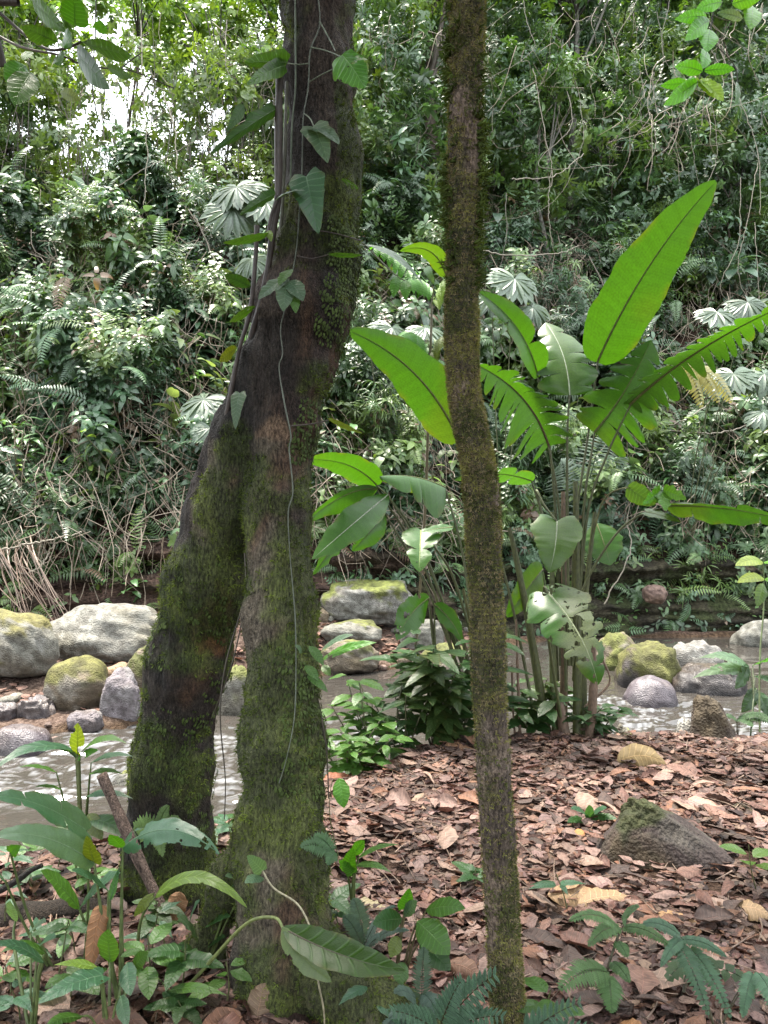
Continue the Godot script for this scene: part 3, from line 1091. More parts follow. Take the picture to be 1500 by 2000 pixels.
func climbers() -> void:
	var pale := Color(0.16, 0.19, 0.13)
	var brownish := Color(0.055, 0.042, 0.034)
	# the grey-green vine that winds down the face of the trunk
	var v := thing("climbing_vine", "grey green vine with heart-shaped leaves winding down the trunk's face", "vine", px(480, 1600, 2.35))
	stalk(v, "stem", [px(612, -60, 2.62), px(625, 40, 2.62), px(606, 100, 2.61), px(602, 170, 2.61), px(592, 235, 2.61), px(590, 330, 2.61), px(583, 440, 2.6), px(577, 500, 2.59), px(560, 590, 2.57), px(548, 640, 2.56), px(552, 690, 2.55), px(545, 720, 2.55), px(556, 790, 2.54), px(568, 850, 2.54), px(565, 880, 2.54), px(572, 960, 2.52), px(563, 1000, 2.51), px(566, 1080, 2.5), px(576, 1200, 2.475), px(578, 1300, 2.43), px(575, 1400, 2.385), px(560, 1480, 2.35), px(545, 1530, 2.335)], 0.0026, 0.0018, pale * 0.55, 8, 0.5)
	stalk(v, "stem", [px(576, -60, 2.64), px(577, 60, 2.63), px(577, 170, 2.63), px(570, 250, 2.64), px(566, 400, 2.66), px(558, 480, 2.66)], 0.0034, 0.0028, Color(0.10, 0.13, 0.08), 7, 0.3)
	for q in [[px(606, 92, 2.61), px(640, 100, 2.58), px(668, 112, 2.5)], [px(624, 42, 2.62), px(640, 70, 2.6), px(655, 100, 2.55)], [px(604, 160, 2.61), px(640, 140, 2.57), px(675, 125, 2.5)], [px(562, 124, 2.63), px(585, 126, 2.61), px(603, 124, 2.6)], [px(594, 222, 2.61), px(606, 232, 2.58), px(614, 250, 2.55)]]:
		stalk(v, "petiole", q, 0.0028, 0.002, pale, 6)
	var vl := [
		# base, tip (px), depths, half width px, facing, profile, colour
		[668, 108, 2.5, 712, 172, 2.44, 34, Vector3(0.2, -0.5, 1), 1, 0, {"fold": -0.35}],
		[690, 112, 2.52, 715, 150, 2.47, 20, Vector3(0.5, -0.3, 1), 1, 5, {}],
		[612, 248, 2.54, 640, 318, 2.46, 27, Vector3(-0.1, 0.5, 1), 1, 3, {"fold": 0.3}],
		[618, 250, 2.52, 662, 282, 2.47, 18, Vector3(0.1, 0.8, 0.7), 1, 3, {}],
		[598, 345, 2.53, 622, 456, 2.47, 33, Vector3(-0.15, 0.3, 1), 1, 7, {"fold": 0.28, "ripple": 0.08}],
		[540, 390, 2.5, 595, 372, 2.46, 13, Vector3(0, 0.9, 0.6), 1, 3, {}],
		[565, 545, 2.5, 505, 585, 2.45, 16, Vector3(-0.2, 0.7, 0.9), 0, 3, {}],
		[562, 548, 2.49, 553, 608, 2.43, 16, Vector3(0.1, 0.5, 1), 0, 3, {}],
		[563, 548, 2.49, 592, 588, 2.44, 15, Vector3(0.1, 0.6, 1), 0, 3, {}],
		[566, 552, 2.49, 578, 612, 2.45, 12, Vector3(0.3, 0.2, 1), 0, 1, {}],
		[570, 526, 2.5, 545, 558, 2.46, 11, Vector3(-0.4, 0.5, 1), 0, 1, {}],
		[468, 768, 2.56, 460, 838, 2.52, 14, Vector3(-0.2, 0.4, 1), 1, 3, {}],
		[604, 1262, 2.44, 632, 1300, 2.40, 8, Vector3(0.2, 0.6, 0.8), 0, 1, {}],
		[590, 1275, 2.44, 576, 1262, 2.40, 7, Vector3(-0.2, 0.6, 0.8), 0, 3, {}],
		[596, 1300, 2.44, 622, 1330, 2.40, 8, Vector3(0.2, 0.6, 0.8), 0, 1, {}],
		[600, 1320, 2.43, 640, 1352, 2.38, 7, Vector3(0.2, 0.6, 0.8), 0, 1, {}],
	]
	for q in vl:
		q[6] *= 1.25
		_leaf_px(v, q)
	# the dark woody lianas left of the trunk, with their own drooping leaves
	var w := thing("woody_liana", "dark woody liana hanging beside the trunk with drooping lobed leaves", "vine", px(430, 880, 2.75))
	stalk(w, "stem", [px(546, 150, 2.62), px(544, 260, 2.62), px(543, 380, 2.62), px(533, 450, 2.63), px(524, 520, 2.64), px(508, 600, 2.66), px(490, 660, 2.68), px(468, 760, 2.70), px(440, 840, 2.72), px(410, 900, 2.74)], 0.0135, 0.011, brownish, 10, 0.25)
	stalk(w, "stem", [px(502, 440, 2.6), px(498, 520, 2.62), px(488, 610, 2.64), px(468, 680, 2.66), px(452, 760, 2.68), px(438, 830, 2.7)], 0.009, 0.0075, brownish * 1.2, 8, 0.25)
	stalk(w, "stem", [px(560, 160, 2.66), px(556, 300, 2.66), px(549, 440, 2.66), px(538, 520, 2.67), px(518, 620, 2.69), px(502, 700, 2.70), px(480, 790, 2.72)], 0.006, 0.005, Color(0.11, 0.11, 0.075), 8, 0.4)
	stalk(w, "stem", [px(545, 380, 2.6), px(530, 420, 2.6), px(521, 470, 2.6)], 0.006, 0.005, brownish, 7, 0.2)
	var wl := [
		[560, 122, 2.60, 478, 122, 2.42, 26, Vector3(0.1, -0.9, 0.8), 1, 1, {"fold": -0.2}],
		[556, 128, 2.60, 482, 166, 2.40, 20, Vector3(0.1, -0.6, 0.9), 1, 1, {}],
		[540, 212, 2.62, 412, 300, 2.42, 24, Vector3(0.4, -0.5, 0.8), 5, 2, {"fold": -0.4}],
		[476, 205, 2.5, 440, 262, 2.44, 14, Vector3(0.4, -0.5, 0.8), 3, 2, {}],
		[538, 378, 2.6, 468, 420, 2.42, 20, Vector3(0.2, -0.6, 0.8), 5, 2, {"fold": -0.3}],
		[528, 458, 2.6, 436, 474, 2.4, 15, Vector3(0.1, -0.9, 0.6), 0, 1, {}],
		[524, 450, 2.58, 530, 472, 2.56, 7, Vector3(0, 0.1, 1), 0, 5, {}],
		[488, 560, 2.62, 438, 536, 2.5, 14, Vector3(0.1, -0.6, 0.9), 0, 2, {}],
		[498, 600, 2.64, 448, 628, 2.5, 13, Vector3(0.1, -0.7, 0.8), 0, 1, {}],
		[462, 680, 2.66, 428, 706, 2.54, 13, Vector3(0.1, -0.5, 0.9), 0, 4, {}],
		[640, 497, 2.58, 708, 498, 2.4, 8, Vector3(0, -0.8, 0.6), 0, 1, {}],
		[640, 818, 2.5, 712, 848, 2.34, 12, Vector3(0.1, -0.6, 0.8), 3, 4, {}],
		[668, 352, 2.6, 700, 368, 2.46, 11, Vector3(0.1, -0.7, 0.8), 0, 1, {}],
	]
	for q in wl:
		_leaf_px(w, q)
	for q in [[px(580, 500, 2.58), px(610, 505, 2.57), px(642, 497, 2.57)], [px(568, 832, 2.53), px(610, 828, 2.5), px(642, 820, 2.49)], [px(546, 205, 2.62), px(535, 208, 2.62)], [px(600, 448, 2.6), px(650, 455, 2.58), px(705, 470, 2.55)]]:
		stalk(w, "petiole", q, 0.0028, 0.002, brownish, 6)
	# thin roots that hang down between the stems
	for q in [[px(478, 1080, 2.62), px(484, 1200, 2.6), px(486, 1350, 2.58), px(480, 1520, 2.56)], [px(472, 1190, 2.7), px(440, 1300, 2.68), px(430, 1400, 2.66), px(440, 1520, 2.64), px(438, 1600, 2.62)], [px(628, 1400, 2.45), px(638, 1470, 2.45), px(642, 1560, 2.45)], [px(480, 1170, 2.7), px(455, 1290, 2.67), px(415, 1400, 2.7)]]:
		var mb := MB.new()
		tube(mb, curve(q, 18), taper(18, 0.0032, 0.0018), 5, Color(0.06, 0.05, 0.035), 0.2)
		single("aerial_root", mb.done(M.stem), "thin aerial root hanging beside the forked tree's stems", "root", "aerial roots of the forked tree")


func _leaf_px(root: Node3D, q: Array) -> void:
	var base := px(q[0], q[1], q[2])
	var tip := px(q[3], q[4], q[5])
	var o: Dictionary = q[10].duplicate()
	var l := base.distance_to(tip)
	o.n = o.get("n", 14)
	o.m = o.get("m", 4)
	o.ripple = o.get("ripple", 0.09)
	var hw: float = q[6] / F * (q[2] + q[5]) * 0.5
	var nrm: Vector3 = q[7]
	if nrm.normalized().y > 0.72:
		hw *= 1.25
	if l > 0.14 and not o.has("hole") and rng.randf() < 0.4:
		o.hole = rr(0.46, 0.56) # eaten
		o.n = 34
		o.m = 10
	if l > 0.1 and not o.has("rib"):
		o.rib = 0.0016 + 0.004 * hw
		o.rib_col = PAL[q[9]] * 0.8 + Color(0.05, 0.06, 0.02)
	var bow: Vector3 = nrm.normalized() * (l * o.get("arch", 0.06)) + Vector3(0, l * o.get("lift", 0.03), 0)
	leaf_part(root, base, tip, bow, hw, nrm, q[8], PAL[q[9]] * o.get("tone", 1.0), o)


func build_slender_tree() -> void:
	var line := [[1000, 2080, 2.17, 36], [994, 2000, 2.18, 35], [984, 1850, 2.19, 35], [976, 1700, 2.2, 35], [964, 1500, 2.2, 36], [954, 1300, 2.2, 36], [947, 1100, 2.2, 36], [942, 980, 2.2, 36], [930, 890, 2.2, 35], [908, 780, 2.2, 33], [901, 660, 2.2, 33], [904, 500, 2.2, 33], [908, 300, 2.2, 36], [911, 120, 2.2, 37], [914, -60, 2.2, 36], [920, -400, 2.22, 34], [930, -900, 2.25, 30], [936, -1500, 2.3, 26]]
	var ctrl := []
	for q in line:
		ctrl.append(px(q[0], q[1], q[2]))
	var n := 420
	var pts := curve(ctrl, n)
	var mb := MB.new()
	var rad := PackedFloat32Array()
	for i in n + 1:
		var t := float(i) / n * (line.size() - 1)
		var a := mini(int(t), line.size() - 2)
		var r: float = lerpf(line[a][3], line[a + 1][3], t - a) / F * 2.2 * 0.9
		rad.append(r * (1.0 + 0.06 * nz.get_noise_1d(i * 6.0)))
	tube(mb, pts, rad, 40, Color.WHITE)
	var nn := mb.normals()
	var at := []
	var cols := []
	var hang_at := []
	var hang_col := []
	for i in mb.v.size():
		var p := mb.v[i]
		var nr := nn[i]
		var h := nz.get_noise_3dv(p * 420.0) * 0.006 + nz2.get_noise_3d(p.x * 1800.0, p.y * 900.0, p.z * 1800.0) * 0.0025
		if i % 41 == 40:
			mb.v[i] = mb.v[i - 40]
			mb.c[i] = mb.c[i - 40]
			continue
		mb.v[i] = p + nr * h
		var y := 1000.0 - (p.y - EYE) * F / -p.z
		var col := Color(0.30, 0.225, 0.17).lerp(Color(0.15, 0.115, 0.09), smoothstep(-0.1, 0.25, nz2.get_noise_3d(p.x * 500.0, p.y * 260.0, p.z * 500.0)))
		col = col.lerp(Color(0.3, 0.24, 0.19), smoothstep(0.2, 0.36, nz.get_noise_3dv(p * 520.0)) * 0.6)
		var band := nz.get_noise_3d(p.x * 300.0, p.y * 130.0, p.z * 300.0 + 60.0)
		var cover := smoothstep(-0.05, 0.25, band + 0.16 + nz2.get_noise_3dv(p * 900.0) * 0.3)
		var green := Color(0.075, 0.085, 0.03).lerp(Color(0.165, 0.16, 0.06), smoothstep(-0.1, 0.3, nz2.get_noise_3dv(p * 600.0)))
		mb.c[i] = col.lerp(green, cover * 0.75)
		if nr.z > -0.6 and y > -120.0:
			if rng.randf() < 0.35 + 0.6 * cover:
				at.append(Transform3D(basis_to((nr + Vector3(0, -0.3, 0) + rdir() * 0.4).normalized(), rr(0, TAU), rr(0.35, 0.85)), mb.v[i]))
				cols.append((green * 1.7 if rng.randf() < 0.66 else Color(0.28, 0.23, 0.15)) * rr(0.7, 1.5))
			if y < 560.0 and absf(nr.x) > 0.55 and rng.randf() < 0.30 and nz.get_noise_1d(p.y * 120.0 + nr.x * 90.0) > -0.15:
				hang_at.append(Transform3D(basis_to((nr + Vector3(0, -0.2, 0) + rdir() * 0.35).normalized(), rr(0, TAU), rr(0.7, 1.5)), mb.v[i]))
				hang_col.append(Color(0.07, 0.10, 0.025) * rr(0.7, 1.7))
	var tree := thing("slender_tree", "slender tree with a kinked trunk in short shaggy moss", "tree", Vector3(pts[0].x, 0, pts[0].z))
	part(tree, "trunk", mb.done(M.bark))
	scatter(tree, "moss", sprig(5).done(M.moss), at, cols)
	scatter(tree, "hanging_moss", sprig(7).done(M.moss), hang_at, hang_col)
	var cr := part(tree, "crown", crown_mesh(Vector3(1.9, 0.9, 1.8), 420, [0, 1], [Color(0.06, 0.14, 0.03), Color(0.09, 0.18, 0.03)], 302, 1.4))
	cr.position = pts[n] + Vector3(0, 0.55, 0.1) - tree.position


# ---------------------------------------------------------------- the far hillside
func hill_point(qx: float, s: float) -> Vector3:
	# a point of the slope, s metres behind the bank, in the line of sight through the column qx
	var d := 12.0 + s
	var x := 0.0
	for i in 3:
		x = (qx - 750.0) / F * d
		d = bank_foot(x) + 0.35 + s
	return Vector3(x, ground_y(x, d), -d)


func hill_normal(p: Vector3) -> Vector3:
	var e := 0.25
	var dx := ground_y(p.x + e, -p.z) - ground_y(p.x - e, -p.z)
	var dd := ground_y(p.x, -p.z + e) - ground_y(p.x, -p.z - e)
	return Vector3(-dx, 2.0 * e, dd).normalized()


func build_hillside() -> void:
	undergrowth()
	hill_trees()
	hill_shrubs()
	palms()
	lianas()


func leaf_tone(p: Vector3) -> Color:
	var k := nz.get_noise_3dv(p * 30.0 + Vector3.ONE * 200.0)
	var j := nz2.get_noise_3dv(p * 55.0)
	var c := Color(0.115, 0.22, 0.075).lerp(Color(0.105, 0.21, 0.115), smoothstep(-0.2, 0.3, k))
	c = c.lerp(Color(0.21, 0.32, 0.075), smoothstep(0.12, 0.4, j) * 0.8)
	c = c.lerp(Color(0.045, 0.095, 0.04), smoothstep(0.1, 0.4, -j) * 0.7)
	return c


func undergrowth() -> void:
	var at := [[], [], [], [], []]
	var col := [[], [], [], [], []]
	for i in 60000:
		var qx := rr(-170, 1670)
		var s := rr(-0.15, 4.5) if rng.randf() < 0.74 else rr(4.3, 16.0)
		var p := hill_point(qx, s)
		var n := hill_normal(p)
		# mounds with dark hollows between
		var c := nz.get_noise_3dv(p * 62.0) + nz2.get_noise_3dv(p * 170.0) * 0.5
		if c < -0.12 and rng.randf() < 0.82:
			continue
		if nz.get_noise_3dv(p * 42.0 + Vector3.ONE * 500.0) > 0.22 and rng.randf() < 0.6:
			continue
		var h := clampf(0.25 + c * 2.0, 0.03, 1.35) * smoothstep(-0.2, 0.8, s)
		p += n * h * (rr(0.65, 1.05) if rng.randf() < 0.8 else rr(0.1, 0.65)) + rdir() * 0.08
		var pick := nz2.get_noise_3dv(p * 38.0 + Vector3.ONE * 90.0) * 1.2 + rr(-0.32, 0.32)
		var k := 0
		if pick < -0.30:
			k = 4
		elif pick < -0.04:
			k = 1
		elif pick < 0.24:
			k = 0
		elif pick < 0.32:
			k = 2
		else:
			k = 3
		if s < 0.35:
			k = [4, 2, 1, 4][rng.randi() % 4]
		if s > 5.0 and k == 3:
			k = 0
		var up := (n * 0.7 + Vector3(0, 0.35, 0) + rdir() * 0.55).normalized()
		var sc: float = [rr(0.7, 1.6), rr(0.8, 1.6), rr(0.7, 1.5), rr(0.5, 1.05), rr(0.7, 1.3)][k]
		if s > 5.0:
			sc *= 1.25
		at[k].append(Transform3D(basis_to(up, rr(0, TAU), sc), p))
		var t := leaf_tone(p) * rr(0.7, 1.35)
		if rng.randf() < 0.035:
			t = Color(0.26, 0.17, 0.11)
		col[k].append(t)
	# the thin thicket on the crest, open where the sky shows brightest
	for i in 9000:
		var qx := rr(-120, 760)
		var s := rr(3.6, 7.2)
		var p := hill_point(qx, s)
		var h := rr(0.0, 3.6)
		p.y += h
		var qy := 1000.0 - (p.y - EYE) * F / -p.z
		var gap := Vector2((p.x * F / -p.z + 750.0 - 225.0) / 130.0, (qy - 235.0) / 110.0).length()
		var thin := nz.get_noise_3dv(p * 75.0) + nz2.get_noise_3dv(p * 210.0) * 0.5
		if thin < 0.0 + h * 0.03 or (gap < 0.75 + thin * 1.2 and rng.randf() < 0.82 - 0.35 * gap):
			continue
		var k := 1 if rng.randf() < 0.75 else 0
		at[k].append(Transform3D(basis_to((Vector3(0, 0.4, 0.3) + rdir()).normalized(), rr(0, TAU), rr(0.9, 1.6)), p))
		col[k].append(Color(0.15, 0.24, 0.09).lerp(Color(0.24, 0.36, 0.06), smoothstep(-0.2, 0.3, nz2.get_noise_3dv(p * 60.0 + Vector3.ONE * 40.0))) * rr(0.7, 1.3))
	# the taller brush of the upper slope, in uneven masses
	for i in 26000:
		var qx := rr(560, 1620)
		var p := hill_point(qx, rr(2.6, 12.0))
		p.y += rr(0.3, 4.8)
		var m := nz.get_noise_3dv(p * 48.0 + Vector3.ONE * 700.0) + nz2.get_noise_3dv(p * 150.0) * 0.5
		if m < 0.05:
			continue
		var k: int = [0, 1, 1, 4][rng.randi() % 4]
		at[k].append(Transform3D(basis_to((Vector3(0, 0.4, 0.35) + rdir()).normalized(), rr(0, TAU), rr(0.9, 1.7)), p))
		col[k].append(leaf_tone(p) * rr(0.7, 1.35))
	for k in 5:
		var o := scatter(self, numbered("undergrowth"), sprig(k).done(M.far_leaf), at[k], col[k])
		tag(o, ["low broad-leaved growth covering the far hillside", "fine small-leaved growth creeping over the far hillside", "ferny ground cover on the far hillside", "large-leaved ground cover on the far hillside", "grassy hanging growth on the far hillside"][k], "undergrowth")
	# dead twigs and dry vine stems caught in it
	var mb := MB.new()
	var zones := [[930, 1180, 280, 660, 800], [620, 870, 560, 1010, 650], [0, 460, 360, 1060, 900], [1180, 1500, 480, 1000, 550], [0, 1500, 60, 420, 420], [930, 1500, 250, 600, 300]]
	for z in zones:
		for i in z[4]:
			var q := _on_slope(rr(z[0], z[1]), rr(z[2], z[3]))
			var a := q + Vector3(rr(-0.1, 0.1), 0, rr(0.5, 1.15))
			var l := rr(0.3, 1.7)
			var dir := (Vector3(0, -1.0, 0) + rdir() * 0.9).normalized()
			dir.z *= 0.4
			var pts := [a, a + dir * l * 0.35 + rdir() * l * 0.12, a + dir * l * 0.7 + rdir() * l * 0.18, a + dir * l + rdir() * l * 0.25]
			var r := rr(0.0028, 0.0085)
			var tone := rr(0.55, 1.2)
			tube(mb, curve(pts, 9), taper(9, r, r * 0.5), 4, Color(0.33, 0.265, 0.20) * tone)
	for i in 260:
		# thin upright stems of the crest thicket
		var b := hill_point(rr(-60, 740), rr(3.8, 7.0))
		var top := b + Vector3(rr(-0.6, 0.6), rr(1.2, 3.8), rr(-0.3, 0.3))
		tube(mb, curve([b, b.lerp(top, 0.5) + rdir() * 0.15, top], 8), taper(8, rr(0.008, 0.018), 0.004), 4, Color(0.12, 0.10, 0.08) * rr(0.6, 1.3))
	var tw := struct("dead_twigs", mb.done(M.stem))
	tw.set_meta("kind", "stuff")
	tag(tw, "tangle of dry brown twigs and vine stems on the far hillside", "twigs")


func _on_slope(qx: float, qy: float) -> Vector3:
	# where the line of sight meets the slope
	for i in 160:
		var d := 10.6 + i * 0.09
		var p := px(qx, qy, d)
		if ground_y(p.x, d) > p.y:
			return p
	return px(qx, qy, 16.0)


func hill_trees() -> void:
	var g1 := [Color(0.12, 0.24, 0.06), Color(0.10, 0.20, 0.08), Color(0.16, 0.30, 0.055)]
	var g2 := [Color(0.22, 0.38, 0.04), Color(0.17, 0.32, 0.05), Color(0.26, 0.40, 0.07)]
	var g3 := [Color(0.09, 0.18, 0.09), Color(0.07, 0.15, 0.06)]
	var crowns := [
		crown_mesh(Vector3(1.9, 1.5, 1.6), 600, [0, 1], g1, 401, 1.15), crown_mesh(Vector3(1.8, 1.3, 1.6), 380, [1, 1, 0], g2, 402, 1.2),
		crown_mesh(Vector3(1.7, 1.7, 1.5), 520, [0, 0, 4], g3, 403, 1.1), crown_mesh(Vector3(1.5, 1.1, 1.4), 380, [1, 0], g1, 404, 1.3),
		crown_mesh(Vector3(1.4, 1.2, 1.3), 300, [3, 0], g3, 405, 0.8), crown_mesh(Vector3(1.7, 1.0, 1.5), 240, [1, 0], g2, 406, 1.2)]
	var names := ["leafy green tree rising from the far hillside", "yellow green airy tree on the hill crest against the sky", "dark narrow-leaved tree rising from the far hillside", "loose green tree rising from the far hillside", "coarse-leaved dark tree on the far hillside", "thin yellow green tree on the far hillside"]
	# trunk column, metres behind the bank, crown centre in the picture, crown kind, crown scale, trunk radius, bark, own label
	var grey := Color(0.26, 0.25, 0.22)
	var dark := Color(0.11, 0.09, 0.07)
	var list := [
		[845, 4.6, 840, -110, 0, 1.3, 0.16, dark, "stout dark trunked tree hung with vines behind the slender tree"],
		[1112, 5.2, 1120, -60, 0, 1.2, 0.10, grey, "tree with a pale grey lichen-spotted trunk on the hillside"],
		[1082, 3.4, 1060, 160, 3, 0.8, 0.055, grey * 0.8, "straight grey pole of a young tree above the big leaf's tip"],
		[1470, 4.4, 1400, 20, 3, 1.0, 0.035, Color(0.3, 0.27, 0.2), "thin pale leaning sapling on the right of the hillside"],
		[60, 5.4, 40, 60, 1, 1.2, 0.06, dark, "yellow green airy tree on the crest behind the overhanging branch's leaves"], [250, 6.6, 270, 10, 5, 1.1, 0.07, dark, "thin-crowned yellow green tree standing in the sky gap"], [420, 6.2, 430, 70, 1, 1.25, 0.06, dark, "full yellow green tree closing the sky gap beside the forked trunk"], [520, 7.5, 560, 30, 1, 1.3, 0.08, dark, "tall yellow green tree directly behind the forked tree's upper trunk"],
		[140, 7.6, 130, -10, 5, 1.1, 0.05, dark, "slight yellow green tree in the open middle of the sky gap"], [330, 9.0, 350, 20, 1, 1.3, 0.07, dark, "distant yellow green tree far beyond the crest in the sky gap"], [480, 5.6, 500, 210, 3, 0.75, 0.04, dark, "loose green tree low on the crest behind the hanging woody liana"], [30, 5.0, 10, 270, 3, 0.8, 0.04, dark, "loose green tree low on the crest under the overhanging branch"],
		[700, 6.0, 730, 60, 5, 1.2, 0.06, dark, "yellow green tree between the forked trunk and the vine-hung tree"], [780, 8.0, 770, 110, 1, 1.3, 0.06, dark, "far yellow green tree behind the vine-hung tree's trunk"], [590, 5.4, 600, 220, 0, 0.9, 0.05, dark, "small leafy tree on the slope behind the forked trunk"],
		[990, 7.0, 985, 70, 0, 1.2, 0.06, dark, "leafy tree just right of the slender tree's top"], [1010, 5.0, 1000, 200, 3, 0.9, 0.05, dark, "low loose tree on the slope beside the slender tree's hanging moss"], [1210, 6.4, 1200, 60, 2, 1.2, 0.06, dark, "dark narrow-leaved tree between the grey trunk and the bright oval-leaved twig"], [1290, 8.5, 1300, 20, 0, 1.5, 0.08, dark, "tall leafy tree high up behind the bright oval-leaved twig"],
		[1330, 5.2, 1320, 190, 4, 1.1, 0.05, dark, "coarse dark tree under the drooping bright twig"], [1400, 6.8, 1410, 110, 2, 1.2, 0.06, dark, "dark narrow-leaved tree behind the thin pale leaning sapling"], [1480, 7.8, 1490, 60, 0, 1.4, 0.07, dark, "tall leafy tree behind the thin pale leaning sapling"], [1550, 5.6, 1560, 150, 4, 1.2, 0.06, dark, "coarse dark tree at the hillside's right margin"],
		[1180, 4.2, 1190, 250, 0, 0.75, 0.04, dark, "small leafy tree above the great upright leaf's tip"], [1430, 4.0, 1440, 300, 4, 0.85, 0.04, dark, "coarse low tree beside the great upright leaf's tip"], [1260, 10.5, 1250, -40, 2, 1.7, 0.09, dark, "highest dark tree of the slope behind the grey trunk"], [1070, 9.5, 1060, 10, 5, 1.5, 0.08, dark, "yellow green tree far up behind the grey trunk"], [900, 9.0, 905, 10, 0, 1.5, 0.08, dark, "leafy tree far up behind the slender tree"],
		[640, 9.5, 640, -20, 5, 1.6, 0.08, dark, "yellow green tree far up between the two near trees"], [1380, 11.0, 1390, -60, 0, 1.8, 0.1, dark, "tallest leafy tree far up the right of the slope"], [1540, 9.0, 1530, -40, 2, 1.7, 0.09, dark, "tall dark narrow-leaved tree far up the right margin"], [210, 5.2, 215, 395, 4, 0.5, 0.03, dark, "little coarse shrub-like tree below the sky gap"], [-60, 6.5, -50, 60, 0, 1.4, 0.07, dark, "leafy tree beyond the overhanging branch's bough"],
		[820, 6.8, 815, 250, 3, 0.9, 0.04, dark, "small loose tree left of the slender tree's moss"], [960, 4.4, 965, 330, 5, 0.6, 0.03, dark, "small yellow green tree right of the slender tree's moss"]]
	for q in list:
		var b := hill_point(q[0], q[1])
		b.y -= 0.1
		var c := px(q[2], q[3], -b.z)
		var lab: String = q[8] if q[8] else names[q[4]]
		var t := thing("hillside_tree", lab, "tree", b, "trees on the far hillside")
		var mid := b.lerp(c, 0.5) + Vector3(rr(-0.25, 0.25), 0, rr(-0.2, 0.2))
		var mb := MB.new()
		var tr: float = q[6] * (0.6 if q[6] < 0.095 and q[7] == dark else 1.0)
		tube(mb, curve([b, b.lerp(mid, 0.5) + rdir() * 0.08, mid, mid.lerp(c, 0.5) + rdir() * 0.08, c], 24), taper(24, tr, tr * 0.35), 12, q[7], 0.35)
		part(t, "trunk", mb.done(M.bark_far))
		for i in 3:
			var a := b.lerp(c, rr(0.45, 0.75))
			var fin: Vector3 = c + Vector3(rr(-1.3, 1.3), rr(0.0, 0.8), rr(-0.8, 0.8)) * q[5]
			stalk(t, "limb", [a, a.lerp(fin, 0.5) + Vector3(rr(-0.15, 0.15), 0.12, 0), fin], q[6] * 0.4, 0.008, q[7], 6, 0.2)
		var cr := MeshInstance3D.new()
		cr.name = "crown"
		cr.mesh = crowns[q[4]]
		cr.position = c - b
		cr.rotation.y = rr(0, TAU)
		cr.scale = Vector3.ONE * q[5]
		t.add_child(cr)
	# the trees behind and beside the photographer, whose crowns shade the bank
	var bigs := [[-3.4, -2.6, 7.6, 1.8], [3.4, -2.2, 7.2, 1.8], [-4.6, 1.8, 6.8, 1.4], [4.9, 1.4, 6.8, 1.5]]
	for q in bigs:
		var b := Vector3(q[0], ground_y(q[0], q[1]) - 0.1, -q[1])
		var t := thing("bank_tree", "leafy tree growing on the near bank behind the photographer's place", "tree", b, "trees of the near bank")
		var c := Vector3(q[0] * 0.95, q[2], -q[1])
		stalk(t, "trunk", [b, b.lerp(c, 0.5) + rdir() * 0.15, c], 0.2, 0.1, dark, 14, 0.25)
		for k in 2:
			var cr := MeshInstance3D.new()
			cr.name = "crown"
			cr.mesh = crowns[3 if k == 0 else 2]
			cr.position = c - b + Vector3(rr(-0.6, 0.6), -1.4 * k, rr(-0.6, 0.6))
			cr.rotation.y = rr(0, TAU)
			cr.scale = Vector3.ONE * q[3]
			t.add_child(cr, true)


func shrub_protos() -> Array:
	# five kinds of shrub, each a foliage mesh and a stem mesh, one metre tall or less
	var out := []
	for k in 5:
		var fo := MB.new()
		var st := MB.new()
		for i: int in [5, 6, 4, 7, 5][k]:
			var a := TAU * i / 5.0 + rr(-0.5, 0.5)
			var tip := Vector3(cos(a) * rr(0.15, 0.45), rr(0.35, 0.9), sin(a) * rr(0.15, 0.45))
			var line := curve([Vector3.ZERO, tip * 0.5 + Vector3(0, 0.1, 0), tip], 8)
			tube(st, line, taper(8, 0.009, 0.003), 5, Color(0.13, 0.12, 0.07))
			var c: Color = [Color(0.25, 0.34, 0.16), Color(0.14, 0.29, 0.11), Color(0.12, 0.21, 0.145), Color(0.12, 0.27, 0.10), Color(0.20, 0.32, 0.065)][k]
			for j in range(3, 9):
				var d := Vector3(cos(a + j * 2.3), rr(0.0, 0.5), sin(a + j * 2.3)).normalized()
				var l: float = [rr(0.18, 0.26), rr(0.12, 0.2), rr(0.22, 0.34), rr(0.14, 0.2), rr(0.10, 0.15)][k]
				leaf(fo, line[j], d, Vector3.UP, l, l * [0.27, 0.2, 0.26, 0.17, 0.2][k], [1, 0, 0, 3, 0][k], 6, rr(0.5, 1.3), 0.2, c * rr(0.75, 1.25))
		out.append([fo.done(M.far_leaf), st.done(M.stem)])
	return out


